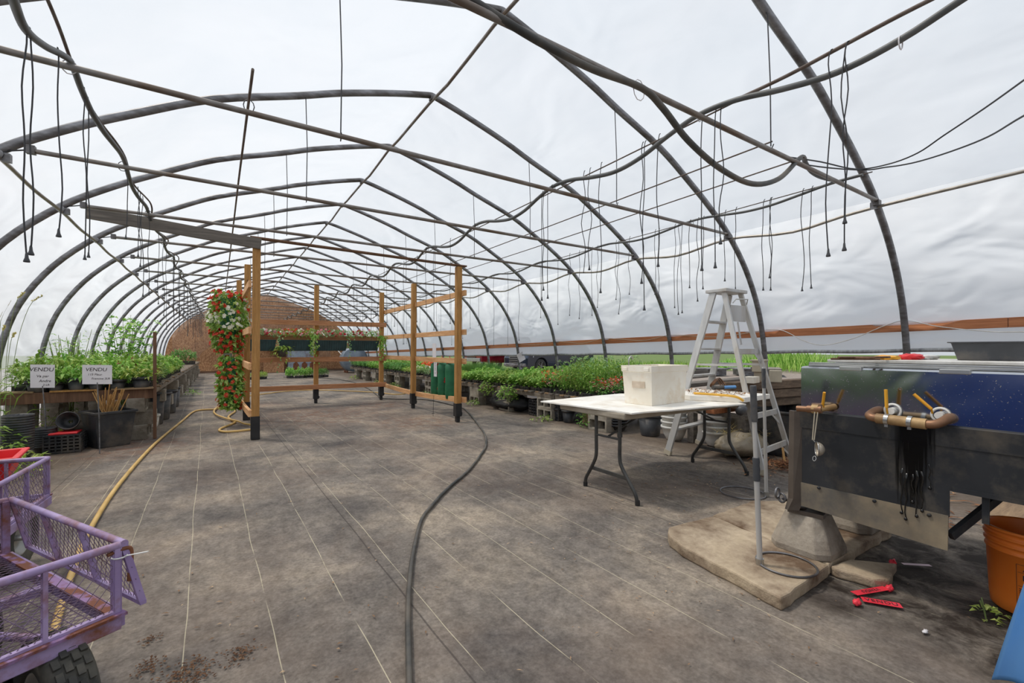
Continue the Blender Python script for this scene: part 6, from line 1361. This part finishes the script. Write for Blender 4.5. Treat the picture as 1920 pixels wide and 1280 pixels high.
def cart(lab, C0, ea, eb, La, Lb, fold, near):
    C0 = Vector((C0[0], C0[1], 0)); ea = Vector((ea[0], ea[1], 0)).normalized(); eb = Vector((eb[0], eb[1], 0)).normalized(); up = Vector((0,0,1))
    ctr = C0+ea*La/2+eb*Lb/2; t = thing('garden_cart', lab, 'cart', (ctr.x, ctr.y, 0)); ZD, ZR = .36, .57
    def P(a, b, z): return C0+ea*a+eb*b+up*z
    mb = MB()
    for a, b in (((0,0),(La,0)),((La,0),(La,Lb)),((La,Lb),(0,Lb)),((0,Lb),(0,0))): mb.bar(P(*a, ZD-.02), P(*b, ZD-.02), .03, .045)
    mb.bar(P(0,Lb*.5,ZD-.02), P(La,Lb*.5,ZD-.02), .03, .03); obj('deck_frame', mb, M['purple'], t, bevel=.003)
    mb = MB()
    for a, b in (((-.01,-.012),(La,-.012)),((.012,0),(.012,Lb))): mb.bar(P(*a, ZD+.004), P(*b, ZD+.004), .028, .008)
    r_ = obj('rusty_edge', mb, M['purple_rust'], t); r_['label'] = 'rust-eaten deck edge'
    obj('deck_mesh', meshpanel(P(0,0,ZD), ea, eb, La, Lb, .022, .62), M['mesh_wire'], t)
    for a, b in ((0,0),(La,0),(0,Lb),(La,Lb)): 
        mb = MB(); mb.bar(P(a+(.006 if a == 0 else -.006), b+(.006 if b == 0 else -.006), ZD-.0), P(a+(.006 if a == 0 else -.006), b+(.006 if b == 0 else -.006), ZR), .022, .022, ea); obj('corner_post', mb, M['purple'], t, bevel=.002)
    def panel(o, e, L, dn, nm, H=.20):
        o = Vector(o); dn = Vector(dn).normalized(); mb = MB(); n = 3
        mb.tube([o, o+e*L], .0115, 10); mb.bar(o+dn*H, o+e*L+dn*H, .016, .012)
        for k in range(1, n): mb.bar(o+e*L*k/n, o+e*L*k/n+dn*H, .018, .010, e)
        mb.bar(o+e*.008, o+e*.008+dn*H, .018, .014, e); mb.bar(o+e*(L-.008), o+e*(L-.008)+dn*H, .018, .014, e)
        f = obj(nm, mb, M['purple'], t); obj('wire_mesh', meshpanel(o, e, dn, L, H, .016, 1.25), M['mesh_wire'], f)
    panel(P(0,0,ZR), ea, La, -up, 'end_panel'); panel(P(0,Lb,ZR), ea, La, -up, 'end_panel'); panel(P(La,0,ZR), eb, Lb, -up, 'side_panel')
    if fold: panel(P(-.012,0,ZR), eb, Lb, (-up-ea*.20-eb*.13), 'side_panel')
    else: panel(P(0,0,ZR), eb, Lb, -up, 'side_panel')
    mb = MB()
    for k in (0,1): mb.tube([P(La*.2+.3*La*k, .1, ZD-.05), P(La*.5, Lb*.5, ZD-.05), P(La*.8-.3*La*k, Lb-.1, ZD-.05)], .012, 8)
    obj('under_brace', mb, M['purple'], t)
    R = .17
    for b in (.06, Lb-.10):
        mb = MB(); mb.tube([P(La*.5-.115,b,R), P(La*.5+.115,b,R)], .010, 8); mb.bar(P(La*.5,b,R), P(La*.5,b,ZD-.04), .05, .05); mb.bar(P(La*.5-.04,b,R), P(La*.5-.04,b,ZD-.04), .012, .05, eb); obj('axle', mb, M['post_foot'], t)
        for a in (La*.5-.125, La*.5+.125): wheel(t, P(a, b, R), ea, R)
    if near:
        mb = MB(); p = P(0,0,ZR); mb.tube(smooth_path([p+ea*.03-up*.02, p-ea*.015-up*.015, p-ea*.03-up*.03, p-ea*.028-up*.10], 4), .006, 8); mb.tube([p-ea*.028-up*.095, p-ea*.027-up*.12], .009, 8); obj('latch_rod', mb, M['rust'], t)
        mb = MB(); mb.tube([p-up*.035+Vector((.018*math.cos(a), .018*math.sin(a), 0)) for a in [k*math.pi/6 for k in range(12)]], .0025, 5, closed=True); zd = Vector((cY, -sY, .12)).normalized(); mb.bar(p-up*.035+zd*.018, p-up*.03+zd*.088, .006, .002); z_ = obj('cable_tie', mb, M['white_plastic'], t); z_['label'] = 'white cable tie'
    else:
        mb = MB(); p = P(0, Lb, ZD-.03); mb.bar(p, p+Vector((.10,-.02,.03)), .02, .004); z_ = obj('cable_tie', mb, M['white_plastic'], t)
    return t
cart('purple wire-mesh garden cart with folded side, nearest at lower left', (-.261,1.808), (-.865,-.502), (-.502,.865), .50, .90, True, True)
cart('purple wire-mesh garden cart at left edge, farther, beyond the nearest cart', (-.80,3.47), (-.98,.12), (-.045,-1), .50, .84, False, False)
t = thing('red_tub', 'red plastic tub beyond the farther purple cart at left edge', 'tub', (-1.45, 4.85, 0))
mb = MB(); Rz = Matrix.Rotation(.12, 3, 'Z'); c = Vector((-1.53, 4.66, 0))
def rg(k, z, o2=0): return [c+Vector((0,0,z))+Rz@Vector((x*(.30*k+o2), y*(.20*k+o2), 0)) for x, y in ((-1,-1),(1,-1),(1,1),(-1,1))]
R_ = [rg(.86,.26), rg(1,.40), rg(1,.40,.025), rg(1,.42,.025), rg(1,.42,-.012), rg(.85,.28)]
mb.add([v for r_ in R_ for v in r_], [(4*i+k, 4*i+(k+1) % 4, 4*i+4+(k+1) % 4, 4*i+4+k) for i in range(5) for k in range(4)]+[(3,2,1,0),(20,21,22,23)]); obj('tub_body', mb, M['red'], t, bevel=.008)
mb = MB(); mb.lathe([(0,0),(.16,0),(.19,.25),(0,.26)], (c.x, c.y, 0), 18); obj('black_base', mb, M['black_plastic'], t)
# things by the left wall, outside the picture but mirrored in the tank
t = thing('water_tank', 'large blue plastic water tank by the left film wall', 'water tank', (-1.75, 1.05, 0))
mb = MB(); mb.b2((-2.15, .35, .10), (-1.45, 1.72, 1.15)); obj('tank_body', mb, mat('deep_blue_plastic', (18,60,142), (26,74,158), 3, .4), t, bevel=.08, seg=4)
mb = MB(); mb.b2((-2.1, .4, 0), (-1.5, 1.67, .10)); obj('pallet_base', mb, M['greywood'], t)
mb = MB(); mb.lathe([(0,1.14),(.12,1.14),(.12,1.19),(0,1.19)], (-1.8,1.05,0), 20); obj('screw_lid', mb, M['black_plastic'], t)
for i_, yy in enumerate((2.05,2.6,3.2,3.8)): weed('leafy_shrub', 'dense dark green shrub by the left film wall, %s beyond the blue tank' % ORD[i_], -1.80, yy, 900, .40, 1.25, .13, .08, 'foliage_dark', 61+i_, 'shrub')
# ================================================================== OUTSIDE
def car(lab, x, y, rz, paint, kind, name):
    t = thing(name, lab, 'car' if kind == 'suv' else 'truck', (0,0,0)); L, W, H_ = (4.6,1.85,1.68) if kind == 'suv' else (5.6,2.0,1.9)
    wr, wx = (.36, (-1.42,1.35)) if kind == 'suv' else (.40, (-1.75,1.85)); sill = .30 if kind == 'suv' else .42
    if kind == 'suv': prof = [(-2.30,.40),(-2.30,.75),(-2.2,.98),(-1.15,1.12)]; roof = [(-.35,1.58),(.3,1.68),(1.6,1.62),(2.1,1.1)]; tail = [(2.28,1.0),(2.30,.45)]
    else: prof = [(-2.8,.5),(-2.82,1.0),(-2.7,1.18),(-1.5,1.28)]; roof = [(-.75,1.80),(-.2,1.9),(.75,1.88),(1.0,1.32)]; tail = [(2.76,1.28),(2.8,.55)]
    body = prof+[(p[0], 1.12 if kind == 'suv' else 1.30) for p in (roof[0], roof[-1])]+tail
    def arch(cx): return [(cx+(wr+.06)*math.cos(a), max(sill, wr+(wr+.06)*math.sin(a))) for a in [k*math.pi/8 for k in range(9)]]
    low = [(2.2,sill)]+arch(wx[1])+arch(wx[0])+[(-2.2,sill)]
    poly = body+low; sec = [(-W/2,.94),(-W/2+.03,1.0),(0,1.0),(W/2-.03,1.0),(W/2,.94)]
    mb = MB(); n = len(poly); vs = []
    for yy, k in ((-W/2,.985),(-W/2+.10,1.0),(W/2-.10,1.0),(W/2,.985)): vs += [(p[0]*k, yy, p[1]) for p in poly]
    mb.add(vs, [tuple(range(n)), tuple(range(3*n,4*n))[::-1]]+[(j*n+i, j*n+(i+1) % n, (j+1)*n+(i+1) % n, (j+1)*n+i)[::-1] for j in range(3) for i in range(n)])
    obj('body', mb, paint, t, bevel=.03)
    zb = 1.10 if kind == 'suv' else 1.28; cab = [(prof[-1][0], zb)]+roof+[]
    if kind != 'suv': cab[-1] = (roof[-1][0], zb)
    mb = MB(); n = len(cab); vs = []
    for s_ in (-1,1): vs += [(p[0], s_*(W/2-.06-(.14*(p[1]-zb))), p[1]) for p in cab]
    mb.add(vs, [tuple(range(n)), tuple(range(n,2*n))[::-1]]+[(i, n+i, n+(i+1) % n, (i+1) % n) for i in range(n)]); obj('cabin_glass', mb, mat('dark_car_glass', (24,28,34), None, 3, .1), t, bevel=.03)
    mb = MB(); mb.b2((roof[1][0]-.25,-W/2+.19,roof[2][1]-.02),(roof[2][0]-.02,W/2-.19,roof[1][1]+.015)); obj('roof', mb, paint, t, bevel=.03)
    for cx in wx:
        for s_ in (-1,1):
            mb = MB(); Ry = Matrix.Rotation(math.pi/2, 3, 'X'); mb.lathe([(wr*.62,-.11),(wr*.9,-.11),(wr,-.07),(wr,.07),(wr*.9,.11),(wr*.62,.11)], (cx, s_*(W/2-.13), wr), 24, Ry); o = obj('wheel', mb, M['tire'], t)
            mb = MB(); mb.lathe([(wr*.62,-.10),(wr*.64,.10),(wr*.6,.105)], (cx, s_*(W/2-.13), wr), 20, Ry)
            for k in range(5): a = k*2*math.pi/5; mb.bar((cx, s_*(W/2-.03), wr), (cx+wr*.6*math.cos(a), s_*(W/2-.03), wr+wr*.6*math.sin(a)), .02, .05, (0,1,0))
            obj('rim', mb, M['rim'], o)
    xf = -2.30 if kind == 'suv' else -2.82
    for s_ in (-1,1):
        mb = MB(); mb.hexa([(xf-.03,s_*W*.24,.74 if kind=='suv' else .88),(xf+.38,s_*W*.515,.80 if kind=='suv' else .90),(xf+.40,s_*W*.508,.92 if kind=='suv' else 1.10),(xf-.01,s_*W*.24,.86 if kind=='suv' else 1.08)]+[(xf+.06,s_*W*.22,.74 if kind=='suv' else .88),(xf+.45,s_*W*.45,.80 if kind=='suv' else .90),(xf+.46,s_*W*.45,.92 if kind=='suv' else 1.10),(xf+.1,s_*W*.22,.86 if kind=='suv' else 1.08)]); obj('headlight', mb, M['silver'], t)
    mb = MB()
    for k in range(4): mb.b2((xf-.035,-W*.23,(.54 if kind=='suv' else .72)+.09*k),(xf+.03,W*.23,(.575 if kind=='suv' else .75)+.09*k))
    obj('grille', mb, M['silver'] if kind=='suv' else M['black_plastic'], t)
    mb = MB(); mb.b2((xf-.06,-W*.46,.36 if kind=='suv' else .5),(xf+.12,W*.46,.50 if kind=='suv' else .70)); obj('bumper', mb, M['galv'] if kind=='suv' else M['silver'], t, bevel=.03)
    mb = MB()
    for x_ in ((-.25,.75) if kind=='suv' else (-.55,.35)):
        for s_ in (-1,1): mb.box((x_, s_*(W/2+.01), .93 if kind=='suv' else 1.1), (.18,.03,.03))
    obj('door_handle', mb, M['silver'], t)
    t.location = (x, y, 0); t.rotation_euler = (0,0,rz); return t
navy = mat('dark_navy_car_paint', (30,38,54), (38,48,66), 2, .2, .3, coat=1.0); redp = mat('dark_red_car_paint', (128,26,38), (146,34,46), 2, .22, .2, coat=1.0)
u = aty(945, 680, 18.6)
car('dark navy car parked outside, seen under the curtain', u.x+2.55, 18.2, .08, navy, 'suv', 'parked_car')
u2 = aty(876, 680, 22.5)
car('dark red pickup truck parked outside, left of the navy car', u2.x+3.0, 22.6, .08, redp, 'truck', 'pickup_truck')
# grass clumps and junk beyond the yard
def grassclump(lab, c, R, h, n, seed):
    q = random.Random(seed); mb = MB()
    for i in range(n):
        a = q.uniform(0, 6.28); r_ = R*math.sqrt(q.random()); hh = h*(1-.6*(r_/R)**2)*q.uniform(.6,1.1); mb.leaf((c[0]+r_*math.cos(a), c[1]+r_*math.sin(a), 0), (q.uniform(-.4,.4), q.uniform(-.4,.4), 1), (1,0,0), hh, .05, .15)
    return solo('grass_clump', mb, M['foliage'], lab, 'grass', kind=None)
for i, (px, R, h) in enumerate(((1480,2.6,1.75),(1500,1.6,1.3),(1375,1.2,.9),(1180,4.0,.75),(1260,3.0,.7),(1100,3.5,.7))):
    d_ = ray(px, 655); d_.z = 0; p = d_*(24.5+i*.5); grassclump(('tall bright grass clump outside, left of the stainless tank','lower grass beside the tall clump outside','small grass clump outside seen through the ladder','low grass strip outside behind the white tote','low grass strip outside at the hoop left of the ladder','low grass strip outside above the tall bench plants')[i], (p.x, p.y), R, h, 900 if R > 2 else 450, 70+i)
for i, (px, py, lx, lz) in enumerate(((1435,686,2.2,.2),(1400,683,1.4,.25),(1330,684,1.2,.25))):
    d_ = ray(px, 655); d_.z = 0; p = d_*20.5; mb = MB(); mb.box((p.x, p.y, .30), (lx,1.2,.06), .5+i*.4); mb.box((p.x+.1, p.y, .14), (lx*.8,.9,.28), .5+i*.4); solo('scrap_pile', mb, M['greywood'] if i == 0 else M['galv'], ('flat pile of grey scrap boards outside, right of the ladder','dark scrap pile outside seen between the ladder rails','small scrap heap outside left of the ladder')[i], 'scrap', bevel=.01)
for P_ in PROTOS: P_.flush()
